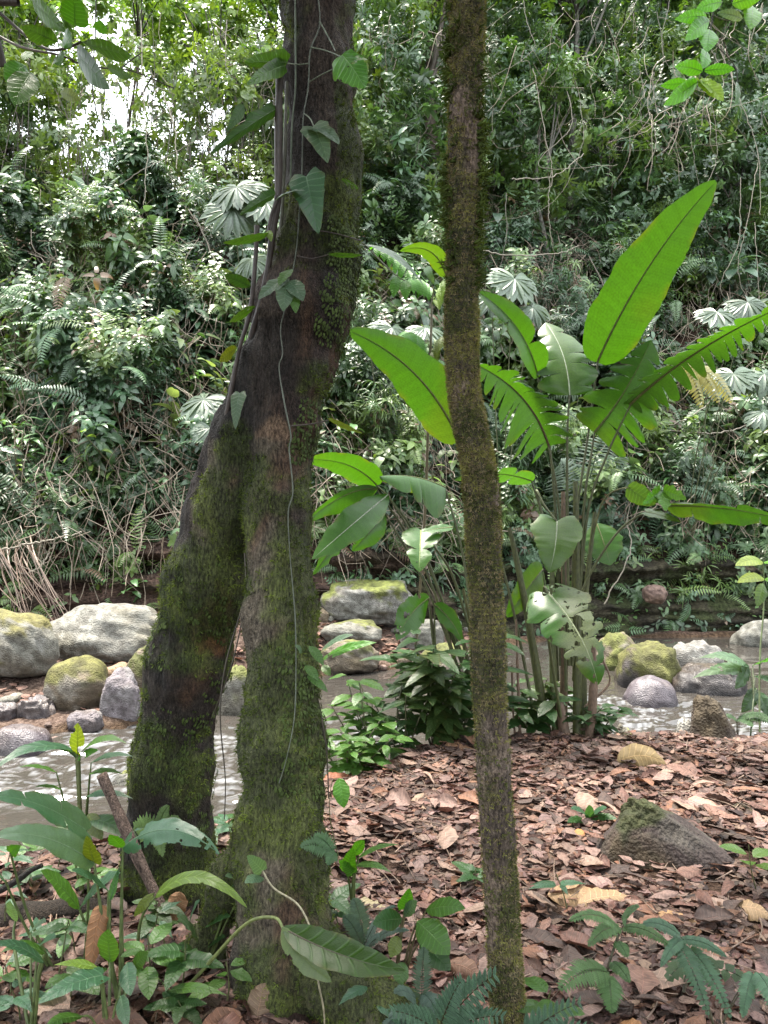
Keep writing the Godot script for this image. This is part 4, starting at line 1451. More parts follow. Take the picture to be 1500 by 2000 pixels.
func hill_shrubs() -> void:
	var protos := shrub_protos()
	var lab := ["pale heart-leaved shrub on the far hillside", "fresh green pointed-leaf shrub on the far hillside", "blue green large-leaved shrub on the far hillside", "narrow-leaved green shrub on the far hillside", "yellow green small-leaved shrub on the far hillside"]
	var fixed := [[395, 575, 0, 1.2], [340, 480, 2, 1.2], [300, 620, 2, 0.9], [400, 720, 1, 1.1], [70, 950, 3, 1.4], [190, 960, 1, 1.1], [310, 1085, 1, 1.0], [120, 820, 3, 1.2], [50, 690, 3, 1.2], [230, 760, 0, 1.0], [330, 690, 0, 1.0], [255, 470, 4, 1.2], [30, 560, 1, 1.3], [420, 950, 1, 0.9], [170, 1040, 4, 0.9], [1420, 560, 2, 1.3], [1260, 870, 3, 1.2], [1180, 640, 2, 1.0], [1310, 960, 3, 1.2], [1450, 960, 1, 1.1], [1380, 840, 2, 1.1], [1230, 480, 2, 1.2], [1340, 480, 1, 1.3], [1440, 460, 0, 1.2], [690, 560, 4, 1.2], [730, 830, 3, 1.1], [780, 650, 2, 1.0], [640, 880, 3, 1.0], [700, 1080, 1, 0.6], [30, 480, 1, 1.2], [100, 420, 4, 1.2], [1120, 400, 0, 0.9], [1000, 450, 2, 0.9], [1190, 1060, 3, 0.7], [1480, 850, 2, 1.2], [240, 880, 3, 1.0], [440, 640, 1, 0.9], [1480, 700, 1, 1.1]]
	for i in 105:
		fixed.append([rr(0, 1500), rr(330, 1000), rng.randi() % 5, rr(0.7, 1.35)])
	for q in fixed:
		var p := _on_slope(q[0], q[1] + 40.0)
		p.z += 0.25
		p.y = ground_y(p.x, -p.z) - 0.02
		var t := thing("hillside_shrub", lab[q[2]], "shrub", p, "shrubs on the far hillside")
		t.rotation.y = rr(0, TAU)
		t.rotation.x = rr(0.25, 0.6)
		t.rotation_order = EULER_ORDER_XYZ
		t.scale = Vector3.ONE * q[3] * 1.2
		for k in 2:
			var o := MeshInstance3D.new()
			o.name = ["foliage", "stem"][k]
			o.mesh = protos[q[2]][k]
			t.add_child(o)


func fan(mb: MB, c: Vector3, axis: Vector3, nrm: Vector3, r: float, segs: int, col: Color, droop: float) -> void:
	var s := axis.cross(nrm).normalized()
	var n := s.cross(axis).normalized()
	for i in segs:
		var a := lerpf(-2.55, 2.55, (i + 0.5) / segs)
		var d := axis * cos(a) + s * sin(a)
		leaf(mb, c, d.normalized(), (n + s * (0.25 if i % 2 else -0.25)).normalized(), r * rr(0.9, 1.05) * (1.0 - 0.18 * absf(a) / 2.5), r * 2.9 / segs, 4, 5, droop, 0.3, col * rr(0.85, 1.15))


func palms() -> void:
	var palm_green := Color(0.15, 0.22, 0.155)
	var list := [
		["silvery fan palm behind the trunk, its round leaves drooping", 470, 560, 9.6, [[462, 365, 66, 0.1], [455, 408, 64, 0.0], [520, 395, 55, 0.3], [492, 505, 52, 0.2]], palm_green],
		["fan palm with one open pleated leaf left of the fork", 410, 860, 10.0, [[398, 780, 54, -0.2], [410, 835, 40, 0.2]], palm_green],
		["fan palm with grey green leaves below the arching serrated leaf", 1470, 940, 10.6, [[1432, 730, 52, -0.1], [1492, 730, 58, 0.1], [1490, 805, 46, 0.3], [1398, 745, 40, -0.4]], palm_green],
		["fan palm in the hollow behind the clump's upper leaves", 1010, 700, 11.2, [[1005, 545, 58, 0.1], [960, 580, 45, -0.3], [1040, 600, 42, 0.3]], palm_green],
		["teal fan palm between the two trunks", 760, 800, 11.0, [[765, 640, 55, 0.1], [720, 655, 40, -0.3], [830, 640, 45, 0.3]], palm_green],
		["pale green fan palm near the right border of the hillside", 1450, 680, 11.5, [[1400, 610, 45, -0.2], [1460, 590, 50, 0.2]], palm_green]]
	for q in list:
		var b := px(q[1], q[2], q[3])
		b = on_ground(b.x, maxf(q[3], bank_foot(b.x) + 0.6), -0.03)
		var t := thing("fan_palm", q[0], "palm", b)
		for f in q[4]:
			var c := px(f[0], f[1], q[3] + rr(0.0, 0.4))
			var mb := MB.new()
			fan(mb, c, Vector3(f[3] * 2.0 + rr(-0.3, 0.3), rr(-0.9, -0.4), 0.65).normalized(), Vector3(rr(-0.3, 0.3), 0.75, rr(0.4, 0.9)), f[2] / F * q[3] * 1.15, rng.randi_range(18, 26), q[5] * rr(0.8, 1.15), rr(0.35, 0.85))
			var lf := part(t, "leaf", mb.done(M.far_leaf))
			lf.set_meta("label", "round pleated leaf with a fringed edge")
			stalk(t, "petiole", [b, b.lerp(c, 0.5) + Vector3(0, 0.25, -0.15), c], 0.012, 0.006, Color(0.14, 0.16, 0.08), 6)
	var fp := thing("feather_palm", "small feather palm with drooping thin leaflets behind the clump's stalks", "palm", on_ground(1.55, 12.9))
	for q in [[1130, 1030, 1178, 850, 0.30, 12.6], [1160, 1030, 1215, 880, 0.26, 12.7], [1110, 1020, 1095, 900, 0.25, 12.7]]:
		var mb := MB.new()
		frond(mb, px(q[0], q[1], q[5]), px(q[2], q[3], q[5] - 0.7), Vector3(0, 0.2, 0.1), Vector3(0, 0.3, 1), q[4] * 1.6, 22, 0.016, Color(0.16, 0.24, 0.17), 0.9)
		part(fp, "frond", mb.done(M.far_leaf))
	var dry := thing("dry_fern", "pale yellow withered fern hanging under the arching leaf", "fern", px(1330, 715, 10.6))
	for q in [[1322, 705, 1372, 800], [1338, 712, 1405, 790], [1350, 715, 1432, 790]]:
		var mb := MB.new()
		frond(mb, px(q[0], q[1], 10.6), px(q[2], q[3], 10.4), Vector3(0.03, 0.08, 0.05), Vector3(0, 0.2, 1), 0.2, 18, 0.022, Color(0.45, 0.42, 0.16), 0.9)
		part(dry, "frond", mb.done(M.far_leaf))
	stalk(dry, "stem", [px(1322, 705, 10.6), px(1310, 760, 11.2), _on_slope(1300, 800)], 0.008, 0.01, Color(0.2, 0.17, 0.1))


func lianas() -> void:
	var pale := Color(0.30, 0.26, 0.20)
	var made := [
		# the ones that stand out: picture points and depth off the slope
		[[200, 385], [300, 320], [420, 255]], [[275, 40], [280, 190], [287, 300], [280, 400]], [[318, 180], [340, 250], [345, 330]], [[60, 780], [150, 770], [240, 790]],
		[[30, 1120], [70, 1115], [95, 1080], [110, 1050]], [[0, 1075], [70, 1060], [160, 1040]], [[1334, 860], [1336, 940], [1335, 1010]], [[1095, 880], [1130, 905], [1175, 880], [1190, 830]], [[1240, 790], [1300, 830], [1380, 790], [1405, 740]],
		[[1290, 840], [1400, 845], [1500, 820]], [[935, 490], [1010, 500], [1090, 495], [1130, 480]], [[1150, 500], [1220, 640], [1250, 730]], [[1000, 350], [1080, 345], [1140, 300]], [[1390, 60], [1440, 180], [1480, 300], [1485, 420]],
		[[655, 880], [700, 800], [780, 760], [850, 830]], [[760, 780], [790, 830], [830, 838], [860, 820]], [[830, 600], [835, 760], [828, 900], [825, 1060]], [[700, 540], [690, 620], [680, 700]], [[1180, 1180], [1230, 1080], [1225, 1000], [1260, 930]],
		[[180, 660], [200, 720], [195, 800]], [[100, 470], [110, 560], [95, 640], [120, 740]], [[380, 420], [420, 520], [410, 600]], [[1040, 560], [1060, 660], [1050, 740]], [[890, 590], [960, 650], [990, 700]]]
	for q in made:
		var pts := []
		for k in q:
			var p := _on_slope(k[0], k[1])
			var d := minf(-p.z - 0.9, 13.4)
			pts.append(px(k[0], k[1], d))
		_liana(pts, rr(0.008, 0.016), pale * rr(0.6, 1.15))
	for i in 40:
		var qx := rr(0, 1500)
		var y0 := rr(-40, 620)
		var p := _on_slope(qx, maxf(y0, 330.0))
		var d := minf(-p.z - rr(0.5, 1.3), 15.0)
		var l := rr(120, 420)
		var pts := [px(qx, y0, d), px(qx + rr(-25, 25), y0 + l * 0.35, d - 0.1), px(qx + rr(-40, 40), y0 + l * 0.7, d - 0.15), px(qx + rr(-70, 70), y0 + l, d - 0.15)]
		if i % 4 == 0:
			pts[2] += Vector3(rr(-1.2, 1.2), 0.1, 0)
			pts[3] += Vector3(rr(-2.0, 2.0), 0.9, 0)
		_liana(pts, rr(0.004, 0.009), pale * rr(0.4, 1.1))
	var roots := thing("exposed_roots", "tangle of exposed roots spilling over the bank by the broad boulder", "roots", on_ground(-5.0, 9.9))
	for i in 26:
		var x0 := rr(-40, 60)
		var a := px(x0, rr(1040, 1090), 10.3)
		var b := px(x0 + rr(10, 90), rr(1160, 1225), rr(9.4, 9.9))
		stalk(roots, "root", [a, a.lerp(b, 0.4) + Vector3(rr(-0.12, 0.12), 0.06, 0.2), b], rr(0.006, 0.016), 0.004, Color(0.24, 0.17, 0.13) * rr(0.6, 1.2), 6, 0.2)


func _liana(pts: Array, r: float, col: Color) -> void:
	var mb := MB.new()
	var c := curve(pts, 30)
	for i in range(1, 30):
		c[i] += Vector3(nz.get_noise_1d(i * 40.0 + pts[0].x * 300.0), nz.get_noise_1d(i * 40.0 + pts[0].x * 300.0 + 900.0), 0) * 0.035
	tube(mb, c, taper(30, r, r * 0.6), 6, col, 0.3)
	single("liana", mb.done(M.stem), ("stout " if r > 0.009 else "thin ") + ("pale " if col.r > 0.23 else "dark brown ") + ("liana hanging down the far hillside" if absf(pts[-1].y - pts[0].y) > absf(pts[-1].x - pts[0].x) else "liana slung across the far hillside"), "vine", "lianas on the far hillside")


# ---------------------------------------------------------------- the big-leaved clumps
func big_leaf(root: Node3D, q: Array) -> void:
	# [base x, y, d, tip x, y, d, half width px, bow (px right, px up, m towards), facing, profile, colour, options, petiole points]
	var base := px(q[0], q[1], q[2])
	var tip := px(q[3], q[4], q[5])
	var md: float = (q[2] + q[5]) * 0.5
	var o: Dictionary = q[11].duplicate()
	o.mat = o.get("mat", M.paddle)
	o.n = o.get("n", 34)
	o.m = o.get("m", 8)
	o.rib = o.get("rib", 0.006)
	var bow := Vector3(q[7].x / F * md, q[7].y / F * md, q[7].z)
	var col := Color(0.058, 0.17, 0.022) # one green for every blade of the clumps
	o.rib_col = o.get("rib_col", Color(0.11, 0.13, 0.03))
	leaf_part(root, base, tip, bow, q[6] / F * md, q[8], q[9], col, o)
	if q.size() > 12 and q[12].size() > 0:
		var pts := []
		for k in q[12]:
			pts.append(px(k[0], k[1], k[2]))
		pts.append(base + (tip - base) * 0.01)
		stalk(root, "petiole", pts, o.get("pr", 0.011), 0.0055, o.get("pc", Color(0.075, 0.09, 0.028)), 9)


func build_paddle_plants() -> void:
	var root := thing("paddle_leaf_clump", "tall clump of paddle-shaped leaves on long stalks at the river's edge", "plant", px(1108, 1440, 5.15))
	var face := Vector3(0.1, -0.25, 1)
	var list := [
		# the great upright leaf, lit from behind
		[1166, 708, 5.12, 1398, 354, 4.75, 66, Vector3(-16, 12, 0.05), Vector3(0.1, -0.35, 1), 2, 0, {"fold": 0.1, "n": 46, "ripple": 0.02, "rib": 0.008, "curl": 0.05, "mat": M.paddle}, [[1118, 1300, 5.15], [1122, 1050, 5.15], [1150, 840, 5.14]]],
		# left one with a chewed stripe
		[897, 862, 5.0, 680, 645, 4.7, 54, Vector3(18, 22, 0.08), Vector3(0.1, -0.3, 1), 2, 0, {"fold": 0.06, "n": 40, "rib": 0.009, "mat": M.paddle}, [[1040, 1380, 5.1], [1000, 1180, 5.08], [940, 960, 5.03]]],
		[1051, 737, 5.1, 930, 568, 4.9, 36, Vector3(12, 8, 0.1), Vector3(0.55, -0.35, 0.8), 2, 0, {"fold": 0.5, "tears": 1, "gap": 0.12, "mat": M.paddle}, [[1095, 1300, 5.15], [1085, 1000, 5.15], [1068, 830, 5.12]]],
		[872, 540, 5.3, 782, 490, 5.1, 20, Vector3(10, 20, 0.05), Vector3(0.1, -0.8, 0.6), 2, 0, {"mat": M.paddle}, [[925, 900, 5.25], [900, 680, 5.28]]],
		# silvery leaf turned to the sky
		[1113, 772, 5.0, 1066, 630, 5.3, 64, Vector3(6, 4, 0.06), Vector3(-0.05, 0.75, 0.85), 2, 8, {"fold": 0.1, "tears": 4, "gap": 0.10, "curl": 0.3, "rib_col": Color(0.3, 0.36, 0.24), "mat": M.paddle}, [[1112, 1300, 5.1], [1108, 1000, 5.05], [1108, 850, 5.0]]],
		# split leaf right of centre
		[1160, 845, 5.1, 1272, 664, 4.95, 82, Vector3(6, -6, 0.0), Vector3(-0.25, -0.65, 0.75), 2, 1, {"tears": 6, "gap": 0.3, "droop": 0.35, "fold": 0.22, "rib": 0.009}, [[1128, 1300, 5.12], [1140, 1000, 5.12], [1156, 880, 5.1]]],
		# long comb-edged leaf arching out to the right
		[1230, 790, 5.0, 1560, 585, 4.2, 50, Vector3(-8, 16, 0.0), Vector3(-0.1, -0.75, 0.7), 2, 1, {"tears": 17, "gap": 0.4, "droop": 0.5, "fold": 0.1, "n": 60, "rib": 0.011}, [[1122, 1340, 5.12], [1145, 1020, 5.12], [1185, 890, 5.06]]],
		# comb-edged leaf left of centre, bent over
		[1072, 872, 5.05, 930, 712, 4.8, 72, Vector3(18, 16, 0.0), Vector3(0.2, -0.35, 0.95), 2, 1, {"tears": 10, "gap": 0.5, "droop": 0.55, "fold": 0.3, "n": 40, "rib": 0.010, "rib_col": Color(0.08, 0.06, 0.02)}, [[1106, 1350, 5.1], [1100, 1100, 5.1], [1088, 960, 5.08]]],
		[1040, 940, 5.3, 885, 938, 4.9, 30, Vector3(0, 14, 0.0), Vector3(0.0, -0.85, 0.6), 2, 0, {"tears": 3, "gap": 0.2}, [[1090, 1330, 5.2], [1075, 1080, 5.25]]],
		# drooping heart leaf with a shine
		[1088, 1018, 4.9, 1073, 1118, 4.72, 56, Vector3(0, 0, 0.05), Vector3(-0.15, 0.45, 1), 1, 7, {"fold": 0.15, "rib_col": Color(0.22, 0.26, 0.16), "mat": M.paddle}, [[1068, 1040, 5.0], [1048, 960, 5.0], [1062, 985, 4.95]]],
		[1165, 1022, 5.2, 1192, 1104, 5.1, 40, Vector3(0, 0, 0.02), Vector3(0.1, -0.25, 1), 0, 0, {"fold": 0.05}, [[1120, 1330, 5.2], [1130, 1120, 5.22]]],
		# the big eaten leaf low in front
		[1072, 1160, 4.75, 1168, 1338, 4.45, 76, Vector3(6, 8, 0.1), Vector3(-0.1, 0.6, 0.9), 1, 3, {"fold": 0.16, "hole": 0.24, "n": 90, "m": 30, "curl": 0.3, "tears": 3, "gap": 0.08, "stain": Color(0.30, 0.30, 0.20), "rib_col": Color(0.32, 0.36, 0.2), "rib": 0.007}, [[1095, 1400, 5.0], [1070, 1240, 4.9], [1062, 1150, 4.8]]],
		[1060, 1112, 5.3, 990, 1205, 5.1, 34, Vector3(0, 6, 0.04), Vector3(0.1, -0.3, 1), 2, 0, {}, [[1085, 1380, 5.2], [1075, 1240, 5.25]]],
		# long olive leaf arching to the right border
		[1300, 988, 4.9, 1560, 1022, 4.3, 30, Vector3(0, 10, 0.0), Vector3(-0.1, -0.55, 0.85), 2, 4, {"tears": 2, "gap": 0.06, "droop": 0.45, "ripple": 0.12}, [[1118, 1300, 5.1], [1135, 1160, 5.08], [1215, 1030, 5.0]]],
		[1262, 1000, 4.92, 1330, 1020, 4.8, 18, Vector3(0, 2, 0.0), Vector3(0, 0.8, 0.6), 1, 3, {"rib": 0.004}, []],
	]
	for q in list:
		big_leaf(root, q)
	# sheathed stalks of the clump
	for q in [[1072, 1442, 1030, 1200, 995, 1030, 0.034, 0.014, 0], [1086, 1445, 1078, 1250, 1080, 1000, 0.026, 0.013, 1], [1100, 1448, 1102, 1220, 1100, 960, 0.032, 0.013, 2], [1128, 1446, 1128, 1180, 1124, 940, 0.036, 0.016, 0], [1142, 1442, 1140, 1220, 1162, 1000, 0.028, 0.012, 0]]:
		var c: Color = [Color(0.075, 0.09, 0.026), Color(0.10, 0.12, 0.04), Color(0.15, 0.10, 0.06)][q[8]]
		stalk(root, "stalk", [px(q[0], q[1] + 14, 5.15 + rr(-0.08, 0.08)), px(q[2], q[3], 5.13), px(q[4], q[5], 5.12)], q[6], q[7], c, 12, 0.10)
	# dry brown sheaths and a withered stalk
	for q in [[1150, 1445, 1160, 1330, 1158, 1245, 0.035, 0.01], [1104, 1446, 1098, 1400, 1092, 1370, 0.04, 0.02], [1016, 1440, 1012, 1340, 1008, 1210, 0.011, 0.006], [1007, 1448, 1002, 1390, 1000, 1300, 0.009, 0.006], [1142, 1380, 1190, 1335, 1178, 1290, 0.008, 0.006], [1004, 1440, 1018, 1480, 1040, 1510, 0.03, 0.008]]:
		stalk(root, "dry_sheath", [px(q[0], q[1], 5.05), px(q[2], q[3], 5.04), px(q[4], q[5], 5.03)], q[6], q[7], Color(0.17, 0.11, 0.075), 8, 0.5)
	# bright lobed leaf of a climbing plant on the olive leaf
	var cl := thing("lobed_vine", "bright green lobed-leaf vine resting on the arching olive leaf", "vine", px(1190, 960, 5.0))
	for q in [[1290, 958, 4.8, 1255, 985, 4.7, 24, Vector3(0, -0.3, 1), 5, 0, {}], [1292, 960, 4.8, 1300, 998, 4.7, 26, Vector3(0, -0.3, 1), 5, 0, {}], [1296, 958, 4.8, 1340, 975, 4.7, 22, Vector3(0, -0.3, 1), 5, 0, {}], [1225, 952, 4.85, 1280, 985, 4.8, 24, Vector3(0, -0.6, 0.8), 2, 1, {"tone": 1.5}]]:
		_leaf_px(cl, q)
	stalk(cl, "stem", [px(1160, 1040, 5.1), px(1180, 975, 5.0), px(1225, 952, 4.85), px(1292, 957, 4.8)], 0.006, 0.004, Color(0.15, 0.16, 0.07))
	# ---- second clump, behind the slender tree
	var two := thing("paddle_leaf_clump", "lower clump of broad drooping leaves between the two trees", "plant", on_ground(0.62, 5.1, -0.02))
	var l2 := [
		[736, 948, 5.1, 596, 898, 4.8, 34, Vector3(10, 16, 0.0), Vector3(-0.1, -0.6, 0.85), 2, 0, {"fold": 0.15}, [[915, 1330, 5.2], [830, 1080, 5.15], [770, 985, 5.12]]],
		[738, 955, 5.1, 588, 1030, 4.8, 30, Vector3(4, 22, 0.0), Vector3(-0.2, -0.5, 0.8), 3, 1, {"droop": 0.4}, [[915, 1330, 5.22], [820, 1090, 5.16]]],
		[758, 966, 5.05, 610, 1092, 4.7, 34, Vector3(4, 4, 0.05), Vector3(0.3, 0.65, 0.75), 0, 3, {"rib_col": Color(0.3, 0.34, 0.25), "fold": 0.08}, [[920, 1330, 5.2], [835, 1100, 5.15]]],
		[752, 1002, 5.15, 688, 1076, 5.0, 28, Vector3(4, 2, 0.02), Vector3(0.1, -0.4, 0.9), 0, 0, {"hole": 0.6, "m": 12, "n": 40}, [[905, 1330, 5.2], [830, 1140, 5.18]]],
		[668, 1050, 5.0, 612, 1122, 4.9, 22, Vector3(0, 2, 0.02), Vector3(0.1, -0.4, 0.9), 5, 0, {}, []],
		[870, 952, 5.3, 742, 930, 5.0, 40, Vector3(0, 10, 0.0), Vector3(0.0, 0.9, 0.55), 2, 2, {"droop": 1.1, "tears": 2, "gap": 0.1, "fold": -0.2}, [[935, 1330, 5.25], [905, 1090, 5.3]]],
		[822, 1036, 5.0, 818, 1118, 4.75, 44, Vector3(0, 2, 0.03), Vector3(0.0, 0.5, 0.9), 1, 3, {"hole": 0.55, "n": 44, "m": 16, "tears": 1, "gap": 0.2, "rib_col": Color(0.32, 0.38, 0.16)}, [[945, 1330, 5.2], [890, 1140, 5.12], [850, 1070, 5.05]]],
		[838, 1168, 5.1, 775, 1250, 4.9, 32, Vector3(-4, 10, 0.03), Vector3(0.0, -0.3, 1), 0, 2, {"hole": 0.38, "n": 60, "m": 18}, [[880, 1390, 5.2], [850, 1280, 5.15]]],
		[848, 1180, 5.1, 905, 1262, 5.0, 24, Vector3(6, 6, 0.02), Vector3(-0.2, -0.4, 0.9), 3, 1, {}, [[880, 1390, 5.2], [852, 1280, 5.15]]],
		[885, 1030, 5.0, 820, 1040, 4.9, 15, Vector3(0, 2, 0.0), Vector3(0, 0.8, 0.6), 3, 3, {}, []],
	]
	for q in l2:
		big_leaf(two, q)
	for q in [[940, 1420, 915, 1300, 888, 1190], [930, 1420, 890, 1300, 850, 1160], [950, 1420, 930, 1280, 905, 1150]]:
		stalk(two, "stalk", [on_ground(px(q[0], q[1], 5.1).x, 5.1, -0.02), px(q[2], q[3], 5.2), px(q[4], q[5], 5.15)], 0.02, 0.01, Color(0.11, 0.11, 0.04), 9)
	stalk(two, "stalk", [on_ground(0.37, 4.95, -0.02), px(850, 1290, 5.15), px(838, 1170, 5.1)], 0.014, 0.009, Color(0.12, 0.10, 0.06), 9)
	# ---- plants on the right border
	var three := thing("broadleaf_herb", "low herb with pale spreading leaves at the right of the pointed rock", "plant", on_ground(2.46, 5.2, -0.01))
	for q in [[1462, 1300, 5.5, 1365, 1285, 5.3, 14, Vector3(0, 0.8, 0.6), 3, 3, {"tone": 1.5}], [1465, 1310, 5.5, 1352, 1325, 5.3, 16, Vector3(0, 0.8, 0.6), 3, 3, {"tone": 1.5}], [1462, 1300, 5.5, 1435, 1345, 5.3, 16, Vector3(0.2, 0.1, 1), 0, 2, {}], [1470, 1300, 5.5, 1540, 1290, 5.2, 16, Vector3(0, 0.8, 0.6), 0, 0, {"tone": 0.8}], [1475, 1320, 5.5, 1530, 1345, 5.2, 15, Vector3(0, 0.7, 0.7), 0, 3, {"tone": 1.4}], [1478, 1345, 5.5, 1448, 1392, 5.4, 16, Vector3(0.1, 0.1, 1), 0, 2, {}], [1480, 1350, 5.5, 1500, 1400, 5.4, 15, Vector3(0.1, 0.1, 1), 0, 2, {}]]:
		_leaf_px(three, q)
		stalk(three, "petiole", [three.position, px(1472, 1365, 5.35), px(q[0], q[1], q[2])], 0.006, 0.003, Color(0.08, 0.11, 0.04), 6)
	var four := thing("tall_herb", "thin-stalked herb with bright leaves in whorls at the right border", "plant", on_ground(2.55, 5.25, -0.01))
	for q in [[1490, 1098, 5.5, 1436, 1105, 5.3, 13, Vector3(0, 0.6, 0.8), 0, 5, {}], [1492, 1098, 5.5, 1540, 1105, 5.3, 14, Vector3(0, 0.6, 0.8), 0, 0, {}], [1492, 1130, 5.5, 1440, 1138, 5.3, 12, Vector3(0, 0.6, 0.8), 0, 5, {}], [1494, 1130, 5.5, 1545, 1150, 5.3, 14, Vector3(0, 0.5, 0.8), 0, 0, {}], [1490, 1140, 5.5, 1478, 1185, 5.4, 13, Vector3(0, 0.2, 1), 0, 1, {}]]:
		_leaf_px(four, q)
	stalk(four, "stem", [four.position, px(1484, 1290, 5.4), px(1492, 1180, 5.5), px(1490, 1095, 5.5)], 0.007, 0.005, Color(0.12, 0.16, 0.06), 7)
	shore_shrubs()
	overhead_branches()


func shore_shrubs() -> void:
	var labs := ["dark glossy-leaved shrub at the foot of the lower clump", "bright green small shrub leaning over the river edge", "dusky broad-leaved shrub hard by the slender tree", "little shrub with pointed leaves on the mound's rim", "leafy seedling at the mound's left slope", "heart-leaved herb on the rim beside the mossy stem", "low dark bush tucked against the left of the tall clump's stalks", "low dark bush at the right foot of the tall clump"]
	var spots := [[845, 1450, 4.85, 210, 2, 0.24, 1], [735, 1470, 4.6, 190, 1, 0.16, 0], [890, 1440, 4.95, 200, 2, 0.30, 1], [790, 1460, 4.75, 160, 2, 0.18, 3], [690, 1500, 4.45, 120, 1, 0.15, 0], [640, 1330, 4.0, 60, 0, 0.18, 1], [1040, 1440, 5.1, 130, 2, 0.2, 0], [1165, 1440, 5.15, 90, 2, 0.16, 3]]
	for i in spots.size():
		var q: Array = spots[i]
		var b := px(q[0], q[1], q[2])
		b.y = ground_y(b.x, q[2]) - 0.01 if i != 5 else b.y
		var t := thing("shore_shrub", labs[i], "shrub", b)
		if i == 5:
			for k in [[628, 1290, 4.0, 735, 1255, 3.9, 9, Vector3(0, 0.75, 0.7), 0, 0, {}], [628, 1270, 4.0, 690, 1240, 3.9, 8, Vector3(0, 0.85, 0.6), 0, 3, {}], [630, 1300, 4.0, 645, 1320, 3.95, 9, Vector3(0, 0.5, 0.8), 0, 1, {}]]:
				_leaf_px(t, k)
			stalk(t, "stem", [px(560, 1420, 3.3), px(600, 1340, 3.7), px(630, 1280, 4.0)], 0.005, 0.003, Color(0.12, 0.15, 0.05))
			continue
		for s in 7:
			var top := b + Vector3(rr(-0.28, 0.28), rr(0.55, 1.0) * q[3] / F * q[2] * 1.1, rr(-0.2, 0.2))
			var line := [b, b.lerp(top, 0.5) + Vector3(rr(-0.05, 0.05), 0.03, 0), top]
			stalk(t, "stem", line, 0.006, 0.003, Color(0.09, 0.09, 0.04), 6)
			var cv := curve(line, 12)
			for k in range(3, 13):
				var a := k * 2.4 + s
				var d := Vector3(cos(a), rr(-0.2, 0.35), sin(a)).normalized()
				var l: float = q[5] * rr(0.6, 1.1)
				var base := cv[k]
				leaf_part(t, base, base + d * l + Vector3(0, -0.25 * l, 0), Vector3(0, 0.07 * l, 0), l * rr(0.2, 0.27), Vector3(0, 1, 0.25), q[6], PAL[q[4]] * rr(0.75, 1.25), {"n": 7, "m": 2, "ripple": 0.1})


